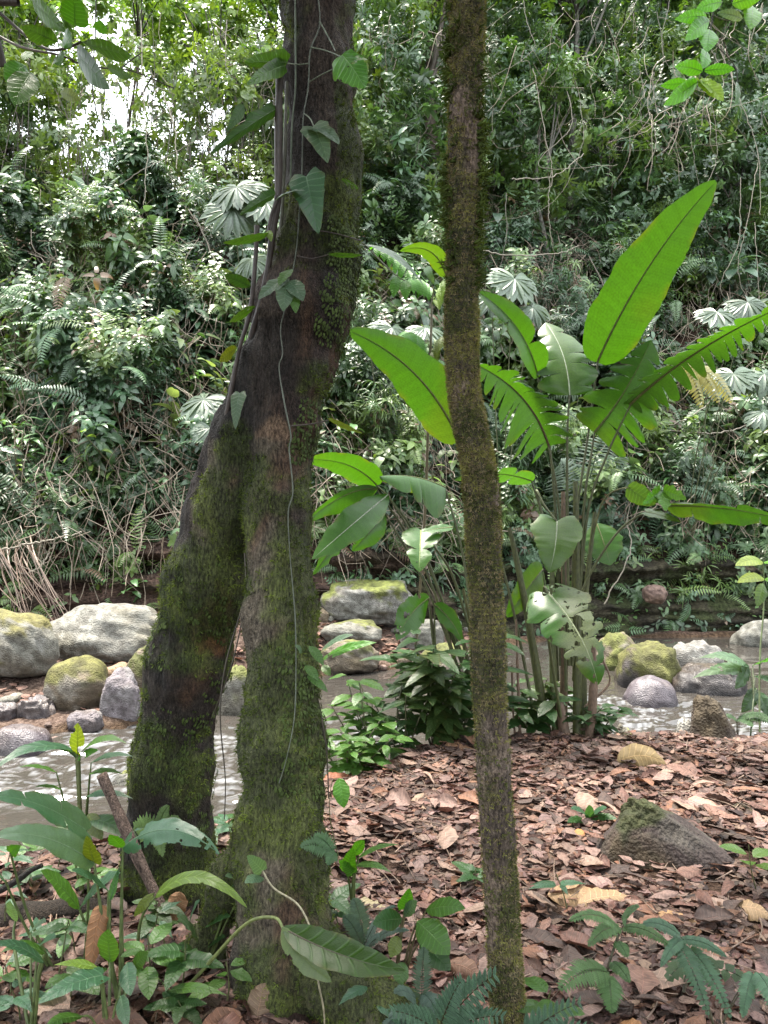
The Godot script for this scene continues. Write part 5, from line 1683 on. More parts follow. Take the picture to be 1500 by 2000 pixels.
func overhead_branches() -> void:
	var dark := Color(0.07, 0.055, 0.045)
	var a := thing("overhanging_branch", "dark branch with large toothed leaves reaching in below the canopy at the sky gap", "branch", px(-40, 60, 2.6))
	stalk(a, "bough", [px(-60, -30, 2.5), px(-18, 60, 2.6), px(6, 130, 2.65)], 0.03, 0.014, dark, 10, 0.2)
	stalk(a, "bough", [px(-60, -10, 2.5), px(0, 2, 2.55), px(36, 4, 2.55)], 0.02, 0.012, dark, 9, 0.2)
	stalk(a, "twig", [px(-40, 0, 2.55), px(0, 26, 2.55), px(45, 65, 2.55), px(92, 96, 2.5), px(130, 94, 2.48), px(158, 82, 2.46)], 0.006, 0.004, dark, 7)
	stalk(a, "twig", [px(-20, 60, 2.6), px(25, 85, 2.55), px(65, 98, 2.5), px(110, 106, 2.5), px(145, 118, 2.5)], 0.005, 0.003, dark * 2.0, 7)
	stalk(a, "twig", [px(140, 120, 2.5), px(195, 132, 2.55), px(255, 138, 2.6), px(340, 172, 2.7)], 0.0035, 0.002, dark, 6)
	stalk(a, "twig", [px(236, 134, 2.58), px(258, 116, 2.58), px(278, 102, 2.58)], 0.003, 0.0018, dark, 6)
	stalk(a, "twig", [px(188, -30, 2.5), px(186, 70, 2.5), px(180, 160, 2.5), px(188, 220, 2.5)], 0.0025, 0.002, dark, 6)
	for q in [[62, 0, 2.5, 128, 60, 2.4, 17, Vector3(-0.2, -0.7, 0.7), 0, 1, {}], [147, 50, 2.46, 146, -18, 2.36, 22, Vector3(0, -0.7, 0.7), 2, 0, {"tone": 0.8}], [198, 66, 2.5, 197, 40, 2.45, 11, Vector3(0, -0.7, 0.7), 0, 0, {}], [112, 82, 2.48, 42, 52, 2.38, 17, Vector3(0, -0.8, 0.6), 0, 1, {}], [160, 82, 2.46, 256, 108, 2.3, 17, Vector3(0, -0.8, 0.5), 4, 1, {}], [150, 100, 2.47, 215, 174, 2.3, 21, Vector3(-0.3, -0.6, 0.8), 0, 2, {"tone": 1.3}], [210, 132, 2.55, 258, 150, 2.45, 11, Vector3(0, -0.8, 0.6), 0, 1, {}], [62, 142, 2.45, 28, 206, 2.35, 22, Vector3(0.2, -0.4, 0.9), 0, 1, {"tone": 0.9}], [50, 128, 2.5, 12, 160, 2.42, 17, Vector3(0.2, -0.4, 0.9), 0, 0, {"tone": 0.8}], [62, 100, 2.5, 45, 118, 2.45, 8, Vector3(0, -0.4, 0.9), 0, 0, {}], [115, 105, 2.5, 118, 128, 2.45, 12, Vector3(0, -0.4, 0.9), 0, 1, {}], [125, 68, 2.48, 140, 92, 2.4, 14, Vector3(0, -0.5, 0.9), 0, 0, {"tone": 0.8}], [118, 180, 2.6, 158, 196, 2.55, 9, Vector3(0, -0.4, 0.9), 0, 4, {}]]:
		q[6] *= 1.3
		_leaf_px(a, q)
	var b := thing("overhanging_branch", "drooping twig of translucent oval leaves coloured brighter for backlight hanging over the big leaf", "branch", px(1390, -40, 3.0))
	stalk(b, "twig", [px(1402, -60, 3.0), px(1392, 30, 3.0), px(1382, 85, 3.0), px(1372, 130, 3.0), px(1362, 170, 3.0)], 0.003, 0.0018, dark, 6)
	stalk(b, "twig", [px(1400, -30, 3.0), px(1440, 10, 3.0), px(1470, 15, 3.0)], 0.003, 0.002, dark, 6)
	stalk(b, "twig", [px(1392, 30, 3.0), px(1420, 40, 3.0), px(1450, 38, 3.0)], 0.0025, 0.0018, Color(0.2, 0.2, 0.12), 6)
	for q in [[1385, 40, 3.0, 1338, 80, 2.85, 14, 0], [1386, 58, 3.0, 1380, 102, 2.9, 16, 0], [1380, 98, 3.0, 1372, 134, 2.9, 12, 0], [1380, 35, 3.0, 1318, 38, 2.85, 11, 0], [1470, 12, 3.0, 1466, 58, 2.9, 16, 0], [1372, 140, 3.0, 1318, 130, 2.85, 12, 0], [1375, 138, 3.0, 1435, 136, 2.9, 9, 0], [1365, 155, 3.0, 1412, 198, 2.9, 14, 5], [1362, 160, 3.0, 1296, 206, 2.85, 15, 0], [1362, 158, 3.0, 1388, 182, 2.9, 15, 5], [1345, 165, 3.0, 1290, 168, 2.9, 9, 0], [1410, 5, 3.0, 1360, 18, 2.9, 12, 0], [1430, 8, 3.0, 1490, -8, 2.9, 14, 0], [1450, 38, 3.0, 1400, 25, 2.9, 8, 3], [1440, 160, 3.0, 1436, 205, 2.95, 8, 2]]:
		_leaf_px(b, [q[0], q[1], q[2], q[3], q[4], q[5], q[6] * 1.2, Vector3(rr(-0.3, 0.3), -0.5, 0.85), 0, q[7], {"tone": 2.0}])  # tone raised so the leaf colour itself carries the backlit glow
	stalk(b, "twig", [px(1400, 90, 3.0), px(1436, 130, 3.0), px(1440, 165, 3.0)], 0.002, 0.0015, dark, 5)
	# the young plant with fresh leaves between the trunks
	var c := thing("young_palm", "young feathery plant with fresh yellow green leaflets between the two trees", "plant", px(825, 1100, 6.8))
	stalk(c, "stem", [on_ground(0.42, 10.2), px(830, 1000, 8.0), px(838, 760, 6.9), px(845, 560, 6.8)], 0.016, 0.01, Color(0.16, 0.14, 0.08), 8)
	for q in [[845, 570, 722, 480, 60, 0], [845, 570, 775, 560, 50, 0], [842, 600, 900, 540, 40, 5], [838, 690, 780, 660, 46, 0], [838, 700, 895, 660, 46, 4], [836, 700, 870, 770, 42, 0]]:
		var mb := MB.new()
		var base := px(q[0], q[1], 6.8)
		var tip := px(q[2], q[3], 6.5)
		frond(mb, base, tip, Vector3(0, 0.1, 0), Vector3(0, 0.8, 0.6), q[4] / F * 6.6, 9, 0.034, PAL[q[5]], 1.0, 0)
		part(c, "frond", mb.done(M.leaf))
	var e := thing("glossy_branch", "blue green drooping leaf spray at the trunk's right flank", "branch", px(700, 470, 3.2))
	for q in [[712, 478, 3.1, 830, 560, 2.9, 16, Vector3(0.3, 0.7, 0.7), 3, 3, {"tone": 1.3}], [722, 500, 3.1, 705, 520, 3.0, 8, Vector3(0, 0.3, 0.9), 3, 0, {}], [775, 540, 3.0, 768, 580, 2.95, 11, Vector3(0, -0.2, 1), 0, 0, {}], [792, 548, 3.0, 792, 586, 2.95, 11, Vector3(0, -0.2, 1), 0, 0, {}]]:
		_leaf_px(e, q)
	stalk(e, "twig", [px(672, 462, 2.75), px(700, 470, 2.95), px(714, 480, 3.1), px(770, 535, 3.02), px(795, 550, 3.0)], 0.004, 0.002, Color(0.12, 0.13, 0.06), 6)


# ---------------------------------------------------------------- the plants and litter of the near bank
func herb(nm: String, label: String, bx: float, by: float, bd: float, leaves: Array, stalk_col := Color(0.10, 0.14, 0.04)) -> Node3D:
	# a herb whose leaves stand on stalks of their own: each row is a leaf, with the point its stalk bends through
	var b := px(bx, by, bd)
	b.y = minf(b.y, ground_y(b.x, bd) - 0.005)
	var t := thing(nm, label, "plant", b)
	for q in leaves:
		_leaf_px(t, q)
		if q.size() > 11:
			stalk(t, "petiole", [b + Vector3(rr(-0.01, 0.01), 0, rr(-0.01, 0.01)), px(q[11], q[12], (bd + q[2]) * 0.5), px(q[0], q[1], q[2])], 0.0055, 0.0032, stalk_col, 7)
		elif q.size() == 11:
			stalk(t, "petiole", [b, b.lerp(px(q[0], q[1], q[2]), 0.6) + Vector3(0, 0.03, 0), px(q[0], q[1], q[2])], 0.004, 0.0025, stalk_col, 6)
	return t


func build_near_plants() -> void:
	var up := Vector3(0, 0.9, 0.45)
	herb("broadleaf_herb", "tall-stalked herb with a wide arching leaf before the leaning stem", 238, 1990, 2.3, [
		[240, 1655, 2.3, 428, 1668, 2.15, 24, Vector3(0.1, 0.75, 0.7), 2, 7, {"lift": 0.16, "arch": 0.02, "fold": -0.1, "n": 26, "m": 6, "tone": 1.05, "mat": M.paddle}, 236, 1800],
		[240, 1655, 2.3, 214, 1630, 2.25, 14, Vector3(0, 0.0, 1), 0, 0, {"tone": 0.75}, 238, 1820],
		[184, 1685, 2.32, -10, 1634, 2.1, 27, Vector3(-0.1, 0.8, 0.65), 2, 3, {"lift": 0.08, "n": 26, "m": 6, "tone": 1.15, "mat": M.paddle}, 205, 1820],
		[184, 1685, 2.32, 170, 1632, 2.25, 20, Vector3(0.1, -0.1, 1), 1, 4, {"tone": 0.7}, 206, 1840],
		[215, 1760, 2.3, 235, 1690, 2.25, 8, Vector3(0.2, 0.3, 0.9), 3, 7, {"tone": 1.3}, 216, 1850],
		[212, 1740, 2.32, 140, 1700, 2.2, 16, up, 0, 7, {"tone": 1.3}, 212, 1860]])
	herb("broadleaf_herb", "herb with one huge torn teal leaf above the mottled leaf", 150, 1990, 2.5, [
		[168, 1622, 2.45, -20, 1556, 2.2, 44, Vector3(-0.15, 0.85, 0.6), 1, 7, {"lift": 0.05, "n": 30, "m": 8, "tone": 1.05, "tears": 2, "gap": 0.06, "mat": M.paddle}, 172, 1780],
		[155, 1775, 2.45, 80, 1700, 2.35, 18, up, 0, 1, {"tone": 1.3}, 175, 1860],
		[155, 1775, 2.45, 235, 1705, 2.35, 17, up, 0, 7, {"tone": 1.1}, 180, 1860],
		[20, 1665, 2.4, 40, 1652, 2.35, 16, Vector3(0, 0, 1), 1, 0, {"tone": 0.7}, 60, 1800],
		[10, 1720, 2.4, -50, 1690, 2.3, 20, up, 0, 7, {"tone": 1.3}, 60, 1830]])
	var sap := herb("sapling", "upright sapling with a yellow top leaf and long drooping leaves", 160, 1760, 2.95, [
		[152, 1478, 2.9, 152, 1412, 2.85, 15, Vector3(0.1, 0.2, 1), 0, 4, {"tone": 1.6, "stain": Color(0.4, 0.22, 0.04)}],
		[150, 1470, 2.9, -20, 1512, 2.6, 19, Vector3(-0.1, 0.8, 0.6), 3, 7, {"lift": 0.12, "n": 22, "tone": 1.1}],
		[156, 1472, 2.9, 248, 1452, 2.75, 13, up, 3, 1, {"lift": 0.08, "tone": 1.1}],
		[150, 1485, 2.9, 192, 1465, 2.82, 9, Vector3(0, 0.5, 0.9), 0, 0, {}],
		[148, 1480, 2.9, 115, 1462, 2.8, 11, up, 0, 7, {"tone": 1.1}],
		[110, 1508, 2.9, 36, 1498, 2.78, 8, up, 3, 1, {}],
		[175, 1512, 2.9, 240, 1512, 2.8, 8, up, 3, 1, {}],
		[178, 1490, 2.9, 262, 1478, 2.78, 9, up, 3, 7, {"tone": 1.1}],
		[120, 1542, 2.9, 66, 1538, 2.8, 8, up, 3, 1, {}],
		[170, 1555, 2.9, 260, 1560, 2.8, 10, up, 3, 7, {"tone": 1.1}],
		[172, 1590, 2.85, 200, 1640, 2.8, 17, Vector3(0, 0.4, 0.9), 0, 4, {"tone": 0.8}],
		[172, 1600, 2.85, 270, 1640, 2.75, 16, up, 0, 2, {"tone": 1.3}]])
	stalk(sap, "stem", [px(160, 1770, 2.95), px(158, 1640, 2.92), px(155, 1550, 2.9), px(152, 1470, 2.9)], 0.009, 0.007, Color(0.12, 0.14, 0.05), 8)
	herb("broadleaf_herb", "low herb with pointed teal leaves over the rotten log", 60, 2010, 2.15, [
		[85, 1880, 2.1, -30, 1850, 1.98, 15, up, 3, 7, {"tone": 1.1, "lift": 0.1}, 75, 1920], [88, 1862, 2.15, 0, 1862, 2.05, 14, up, 3, 1, {"lift": 0.12}, 75, 1900],
		[75, 1850, 2.2, 108, 1832, 2.12, 12, up, 0, 7, {"tone": 1.3}], [75, 1852, 2.2, 40, 1838, 2.12, 12, up, 0, 7, {"tone": 1.3}], [30, 1800, 2.3, 20, 1760, 2.25, 14, Vector3(-0.1, 0.5, 0.9), 0, 3, {"tone": 1.3}, 28, 1850],
		[60, 1820, 2.25, 90, 1800, 2.2, 10, up, 0, 3, {"tone": 1.3}]])
	herb("broadleaf_herb", "spreading herb with notched teal leaves at the litter's front", 210, 2040, 2.12, [
		[200, 1905, 2.1, 75, 1960, 1.95, 24, Vector3(-0.1, 0.85, 0.6), 1, 7, {"tone": 1.35}, 205, 1960], [190, 1890, 2.12, 105, 1885, 2.05, 10, up, 3, 5, {}, 200, 1940],
		[215, 1880, 2.2, 212, 1815, 2.15, 22, Vector3(0, 0.35, 0.95), 0, 1, {"tone": 1.2}, 214, 1930], [248, 1880, 2.2, 255, 1945, 2.1, 18, Vector3(0.1, 0.4, 0.9), 0, 7, {"tone": 1.2}, 235, 1930],
		[262, 1890, 2.2, 290, 1860, 2.15, 14, Vector3(0, 0.5, 0.9), 0, 1, {}, 245, 1940], [160, 1985, 2.05, 90, 2005, 1.95, 13, up, 0, 1, {}], [235, 1945, 2.1, 250, 2005, 2.0, 15, Vector3(0, 0.5, 0.9), 0, 7, {}]])
	herb("strap_leaf_herb", "pale strap-shaped leaf bowing over the buttress root", 265, 1860, 2.45, [
		[305, 1750, 2.4, 482, 1772, 2.25, 12, Vector3(0, 0.8, 0.6), 2, 5, {"lift": 0.18, "n": 24, "tone": 0.75, "hole": 0.62}, 275, 1800], [300, 1745, 2.42, 262, 1790, 2.4, 10, Vector3(0, 0.2, 1), 0, 4, {}, 272, 1810],
		[330, 1935, 2.25, 445, 1945, 2.15, 11, up, 3, 1, {"tone": 1.1}]])
	herb("root_creeper", "dark trailing creeper with small oval leaves on the buttress root", 400, 1900, 2.5, [
		[480, 1745, 2.42, 520, 1700, 2.36, 14, Vector3(-0.1, 0.7, 0.8), 0, 3, {"tone": 1.2}], [470, 1720, 2.42, 440, 1712, 2.36, 9, up, 0, 3, {"tone": 1.2}], [430, 1745, 2.45, 470, 1725, 2.38, 11, up, 0, 7, {"tone": 1.2}], [425, 1720, 2.45, 395, 1715, 2.4, 9, up, 0, 1, {}],
		[400, 1810, 2.5, 450, 1790, 2.42, 11, up, 0, 2, {"tone": 1.6}], [385, 1830, 2.5, 345, 1790, 2.42, 17, up, 0, 3, {}], [370, 1800, 2.5, 390, 1760, 2.45, 13, up, 0, 7, {}], [405, 1850, 2.5, 440, 1830, 2.44, 10, up, 0, 2, {"tone": 1.1}], [380, 1860, 2.5, 345, 1850, 2.45, 12, up, 0, 2, {"tone": 1.1}], [500, 1620, 2.42, 480, 1600, 2.36, 8, up, 0, 3, {}], [470, 1600, 2.45, 500, 1590, 2.38, 9, up, 3, 3, {}]])
	# the single large mottled leaf against the trunk's foot
	var big := thing("mottled_leaf_plant", "plant with one broad glossy folded leaf lying against the mossy trunk's foot", "plant", px(330, 1990, 2.4))
	stalk(big, "petiole", [px(300, 2000, 2.35), px(400, 1890, 2.28), px(480, 1805, 2.2), px(535, 1792, 2.16), px(552, 1812, 2.14)], 0.006, 0.004, Color(0.16, 0.19, 0.06), 8)
	leaf_part(big, px(552, 1812, 2.14), px(792, 1896, 2.0), Vector3(0, 0.0, 0.03), 0.052, Vector3(-0.05, 0.65, 0.85), 0, Color(0.05, 0.11, 0.016), {"n": 36, "m": 8, "fold": 0.55, "mat": M.leaf, "rib": 0.004, "rib_col": Color(0.04, 0.03, 0.01), "stain": Color(0.06, 0.045, 0.012)})
	leaf_part(big, px(552, 1812, 2.135), px(648, 1918, 2.05), Vector3(-0.01, 0, 0.01), 0.034, Vector3(-0.1, 0.5, 0.9), 0, Color(0.12, 0.19, 0.045), {"n": 26, "m": 8, "fold": 0.2, "mat": M.paddle, "hole": 0.62, "stain": Color(0.3, 0.27, 0.12)})
	var wv := thing("pale_vine", "thin pale vine looping down the mossy trunk to the ground", "vine", px(640, 1990, 2.15))
	stalk(wv, "stem", [px(512, 1700, 2.28), px(535, 1735, 2.26), px(580, 1765, 2.22), px(605, 1810, 2.17), px(618, 1870, 2.12), px(620, 1910, 2.1), px(632, 1970, 2.1), px(634, 2010, 2.12)], 0.0032, 0.0022, Color(0.30, 0.27, 0.18), 7)
	for q in [[512, 1700, 2.26, 482, 1672, 2.2, 17, Vector3(-0.1, 0.6, 0.8), 1, 3, {"tone": 1.3}], [515, 1715, 2.26, 478, 1725, 2.2, 11, up, 0, 3, {"tone": 1.3}]]:
		_leaf_px(wv, q)
	herb("ribbed_leaf_herb", "herb with ribbed oval leaves in the litter between the trunks", 770, 1960, 2.35, [
		[832, 1778, 2.3, 908, 1775, 2.18, 20, Vector3(0.1, 0.7, 0.75), 0, 1, {"tone": 1.1}], [815, 1800, 2.3, 878, 1865, 2.2, 30, Vector3(0.2, 0.35, 0.9), 0, 1, {"tone": 1.1}], [820, 1840, 2.3, 880, 1895, 2.22, 24, Vector3(0.2, 0.3, 0.9), 0, 2, {"tone": 1.1}],
		[790, 1775, 2.32, 800, 1735, 2.25, 18, Vector3(0, 0.1, 1), 1, 0, {}], [790, 1790, 2.32, 815, 1760, 2.25, 12, Vector3(0, 0.6, 0.8), 0, 3, {}], [785, 1795, 2.32, 728, 1805, 2.22, 20, Vector3(-0.1, 0.5, 0.9), 0, 2, {"tone": 1.3}], [780, 1830, 2.32, 762, 1870, 2.25, 15, Vector3(0, 0.3, 1), 0, 4, {}], [790, 1880, 2.3, 775, 1930, 2.22, 16, Vector3(0, 0.3, 1), 0, 1, {}]], Color(0.12, 0.10, 0.05))
	herb("broadleaf_herb", "small bright herb with upturned leaves right of the mossy trunk", 690, 1790, 2.75, [
		[678, 1700, 2.7, 690, 1655, 2.62, 18, Vector3(0, 0.2, 1), 1, 0, {}, 684, 1740], [690, 1705, 2.7, 662, 1680, 2.65, 14, Vector3(0, 0.2, 1), 1, 0, {}, 688, 1745], [695, 1690, 2.7, 765, 1705, 2.55, 10, up, 3, 1, {}, 690, 1730], [700, 1675, 2.7, 780, 1650, 2.6, 8, up, 3, 1, {}, 692, 1725], [690, 1670, 2.7, 712, 1642, 2.62, 12, Vector3(0, 0.4, 0.9), 0, 0, {}, 690, 1720]])
	var sprig_leaf := thing("seedling", "single bright hanging leaf on a thread-thin stem beside the mossy trunk", "plant", px(668, 1600, 3.2))
	_leaf_px(sprig_leaf, [662, 1520, 3.2, 672, 1578, 3.15, 17, Vector3(0.1, -0.1, 1), 0, 0, {"tone": 1.2}])
	stalk(sprig_leaf, "stem", [on_ground(-0.18, 3.25), px(645, 1600, 3.22), px(648, 1530, 3.2), px(662, 1520, 3.2)], 0.0022, 0.0014, Color(0.12, 0.14, 0.05), 5)
	herb("small_sapling", "tiny dark-leaved plant in the litter left of the pyramid rock", 1150, 1625, 3.75, [
		[1150, 1595, 3.7, 1115, 1580, 3.6, 9, up, 0, 7, {}], [1152, 1595, 3.7, 1185, 1578, 3.62, 10, up, 0, 7, {}], [1150, 1600, 3.7, 1205, 1600, 3.6, 9, up, 0, 2, {"tone": 1.1}], [1148, 1605, 3.7, 1108, 1606, 3.6, 9, up, 0, 2, {"tone": 1.1}], [1150, 1600, 3.7, 1150, 1572, 3.65, 10, Vector3(0, 0.5, 0.9), 0, 7, {}], [1155, 1608, 3.7, 1180, 1622, 3.6, 9, up, 0, 2, {}]])
	seedlings()
	ferns()
	sticks()


func seedlings() -> void:
	# small broad-leaved seedlings that fill the shaded left of the bank and the trees' feet
	var lab := ["dull green seedling with oval leaves in the shaded litter", "teal seedling with pointed leaves in the shaded litter", "dark heart-leaved seedling in the shaded litter"]
	var spots := [[20, 1930], [60, 1860], [110, 1905], [145, 1850], [10, 1790], [75, 1740], [130, 1960], [300, 1870], [350, 1940], [285, 1945], [40, 1985], [330, 1840], [440, 1960], [20, 1700], [110, 1690], [180, 1720], [270, 1700], [370, 1990], [60, 1640], [420, 1640], [440, 1600], [405, 1560], [455, 1655], [230, 1650], [690, 1960], [740, 2000], [665, 1790], [1060, 1990], [1110, 1740], [930, 1700], [1480, 1700]]
	for i in spots.size():
		var q: Array = spots[i]
		var d: float = 1.5 * F / (q[1] - 1000.0 + 40.0)
		var p := px(q[0], q[1], d)
		p = on_ground(p.x, minf(d, near_edge(p.x) - 0.05))
		var k := i % 3
		var t := thing("seedling", lab[k], "plant", p, "seedlings on the near bank")
		var tall := rr(0.07, 0.22)
		var top := p + Vector3(rr(-0.05, 0.05), tall, rr(-0.03, 0.03))
		stalk(t, "stem", [p, p.lerp(top, 0.5) + Vector3(rr(-0.01, 0.01), 0, 0), top], 0.0028, 0.0018, Color(0.10, 0.11, 0.04), 6)
		for j in rng.randi_range(4, 7):
			var a := j * 2.4 + i
			var dir := Vector3(cos(a), rr(-0.15, 0.4), sin(a)).normalized()
			var l := rr(0.05, 0.11) * (1.0 + 0.4 * tall)
			var b := p.lerp(top, rr(0.55, 1.0))
			leaf_part(t, b + dir * 0.015, b + dir * (l + 0.015) - Vector3(0, 0.02, 0), Vector3(0, 0.06 * l, 0), l * [0.27, 0.2, 0.34][k], Vector3(0, 1, 0.2), [0, 3, 1][k], PAL[[1, 7, 2][k]] * rr(0.8, 1.5), {"n": 8, "m": 3, "ripple": 0.12})


func fern(label: String, b: Vector3, rows: Array, col: Color, pairs := 20, lw := 0.006, double := false) -> void:
	var t := thing("fern", label, "fern", b)
	for q in rows:
		var mb := MB.new()
		var base := px(q[0], q[1], q[2])
		var tip := px(q[3], q[4], q[5])
		var l := base.distance_to(tip)
		var nrm: Vector3 = q[7] if q.size() > 7 else Vector3(0, 0.85, 0.5)
		var hw: float = q[6] / F * q[2]
		if double:
			# fronds of fronds
			var mid := (base + tip) * 0.5 + Vector3(0, l * 0.12, 0)
			var pts := PackedVector3Array()
			for i in 11:
				var u := i / 10.0
				pts.append(base.lerp(mid, u).lerp(mid.lerp(tip, u), u))
			tube(mb, pts, taper(10, 0.002, 0.0008), 5, Color(0.1, 0.09, 0.04))
			for i in range(1, 11):
				var tg := (pts[mini(i + 1, 10)] - pts[i - 1]).normalized()
				var s := tg.cross(nrm).normalized()
				var w := hw * (1.1 - 0.075 * i)
				for k: float in [1.0, -1.0]:
					frond(mb, pts[i], pts[i] + (s * k + tg * 0.55).normalized() * w + Vector3(0, -0.12 * w, 0), Vector3(0, 0.05 * w, 0), nrm, w * 0.2, 12, lw * 0.6, col * rr(0.85, 1.15), 0.3)
		else:
			frond(mb, base, tip, Vector3(0, l * 0.12, 0), nrm, hw, pairs, lw, col * rr(0.85, 1.2), 0.4)
		part(t, "frond", mb.done(M.leaf))
		if b.distance_to(base) > 0.03:
			stalk(t, "stem", [b, b.lerp(base, 0.5) + Vector3(0, 0.02, 0), base], 0.0025, 0.0015, Color(0.07, 0.06, 0.03), 5)


func ferns() -> void:
	var blue := Color(0.16, 0.26, 0.22)
	var green := Color(0.14, 0.28, 0.10)
	var teal := Color(0.14, 0.29, 0.18)
	var at := func(x: float, y: float, d: float) -> Vector3:
		var p := px(x, y, d)
		return on_ground(p.x, d)
	fern("bluish spikemoss with scaly upright fronds beside the ribbed-leaf herb", at.call(820, 2010, 2.2), [[822, 1990, 2.2, 828, 1850, 2.15, 24, Vector3(0, 0.1, 1)], [815, 1995, 2.2, 760, 1990, 2.05, 20], [818, 1960, 2.2, 770, 1940, 2.1, 20], [825, 1940, 2.2, 860, 1990, 2.1, 22], [812, 1990, 2.2, 740, 2020, 2.05, 20]], blue, 30, 0.0042)
	fern("bluish spikemoss sprays at the tip of the broad folded leaf", at.call(715, 1890, 2.45), [[712, 1840, 2.4, 690, 1755, 2.32, 22, Vector3(0, 0.2, 1)], [710, 1850, 2.4, 772, 1770, 2.3, 14], [712, 1855, 2.4, 800, 1818, 2.3, 13], [708, 1850, 2.4, 670, 1790, 2.34, 20, Vector3(0, 0.2, 1)], [712, 1860, 2.4, 740, 1830, 2.3, 18]], blue, 28, 0.0042)
	fern("large teal fern spreading at the slender tree's foot", at.call(880, 2060, 2.05), [[870, 2000, 2.0, 965, 1905, 1.95, 52], [860, 2005, 2.0, 900, 1915, 1.95, 38], [880, 2012, 2.0, 980, 1985, 1.9, 40], [860, 2020, 2.0, 770, 1975, 1.9, 44], [1020, 2030, 2.0, 1130, 1960, 1.95, 40], [1025, 2030, 2.0, 1150, 2010, 1.95, 40]], teal, 18, 0.0085, true)
	fern("slender dark-stemmed fern in the litter right of the slender tree", at.call(1165, 2060, 2.3), [[1210, 1815, 2.35, 1110, 1800, 2.2, 18], [1212, 1812, 2.35, 1148, 1850, 2.22, 20], [1218, 1805, 2.35, 1245, 1770, 2.25, 17], [1215, 1812, 2.35, 1310, 1850, 2.2, 18], [1195, 1880, 2.3, 1230, 1920, 2.2, 18], [1190, 1900, 2.3, 1090, 1935, 2.15, 34], [1190, 1905, 2.3, 1195, 1980, 2.2, 30], [1205, 1840, 2.33, 1225, 1870, 2.25, 16]], green, 20, 0.006)
	fern("teal fern with hanging fronds at the lower right of the litter", at.call(1400, 2040, 2.2), [[1322, 1840, 2.25, 1385, 1990, 2.05, 24, Vector3(-0.1, 0.6, 0.9)], [1335, 1835, 2.25, 1290, 1890, 2.15, 15], [1330, 1835, 2.25, 1420, 1870, 2.15, 16], [1345, 1850, 2.25, 1430, 1995, 2.05, 22, Vector3(-0.1, 0.6, 0.9)], [1330, 1830, 2.25, 1255, 1805, 2.2, 18], [1480, 1900, 2.2, 1530, 2000, 2.05, 26], [1470, 1900, 2.2, 1450, 1990, 2.1, 20]], teal, 20, 0.007)
	fern("light green fern sprig growing on the leaning stem's foot", px(300, 1620, 2.86), [[305, 1625, 2.84, 262, 1620, 2.76, 30, Vector3(0, 0.5, 0.9)], [308, 1620, 2.84, 330, 1575, 2.78, 14, Vector3(0, 0.3, 0.9)], [312, 1625, 2.84, 352, 1600, 2.78, 14, Vector3(0, 0.3, 0.9)], [305, 1628, 2.84, 318, 1675, 2.76, 16, Vector3(0, 0.5, 0.9)]], Color(0.17, 0.30, 0.09), 12, 0.009)
	fern("pale feathery fern tuft growing from the mossy stem's right side", px(650, 1690, 2.36), [[652, 1665, 2.34, 585, 1655, 2.26, 22, Vector3(0, 0.6, 0.8)], [652, 1665, 2.34, 612, 1635, 2.27, 18, Vector3(0, 0.5, 0.9)], [655, 1665, 2.34, 640, 1690, 2.28, 15, Vector3(0, 0.5, 0.9)]], Color(0.16, 0.32, 0.16), 14, 0.005)
	fern("small fern beside the right border plants on the rim", at.call(1440, 1430, 5.4), [[1440, 1405, 5.3, 1500, 1400, 5.1, 16], [1442, 1408, 5.3, 1470, 1420, 5.1, 14], [1438, 1408, 5.3, 1420, 1400, 5.2, 12], [1445, 1405, 5.3, 1520, 1415, 5.1, 16]], Color(0.08, 0.17, 0.06), 16, 0.012)
	fern("leafy dark sprigs under the hanging teal fern", at.call(1330, 2000, 2.35), [[1350, 1880, 2.4, 1400, 1890, 2.3, 22], [1345, 1885, 2.4, 1300, 1920, 2.3, 22], [1360, 1890, 2.4, 1480, 1930, 2.25, 24]], Color(0.06, 0.13, 0.04), 6, 0.016)


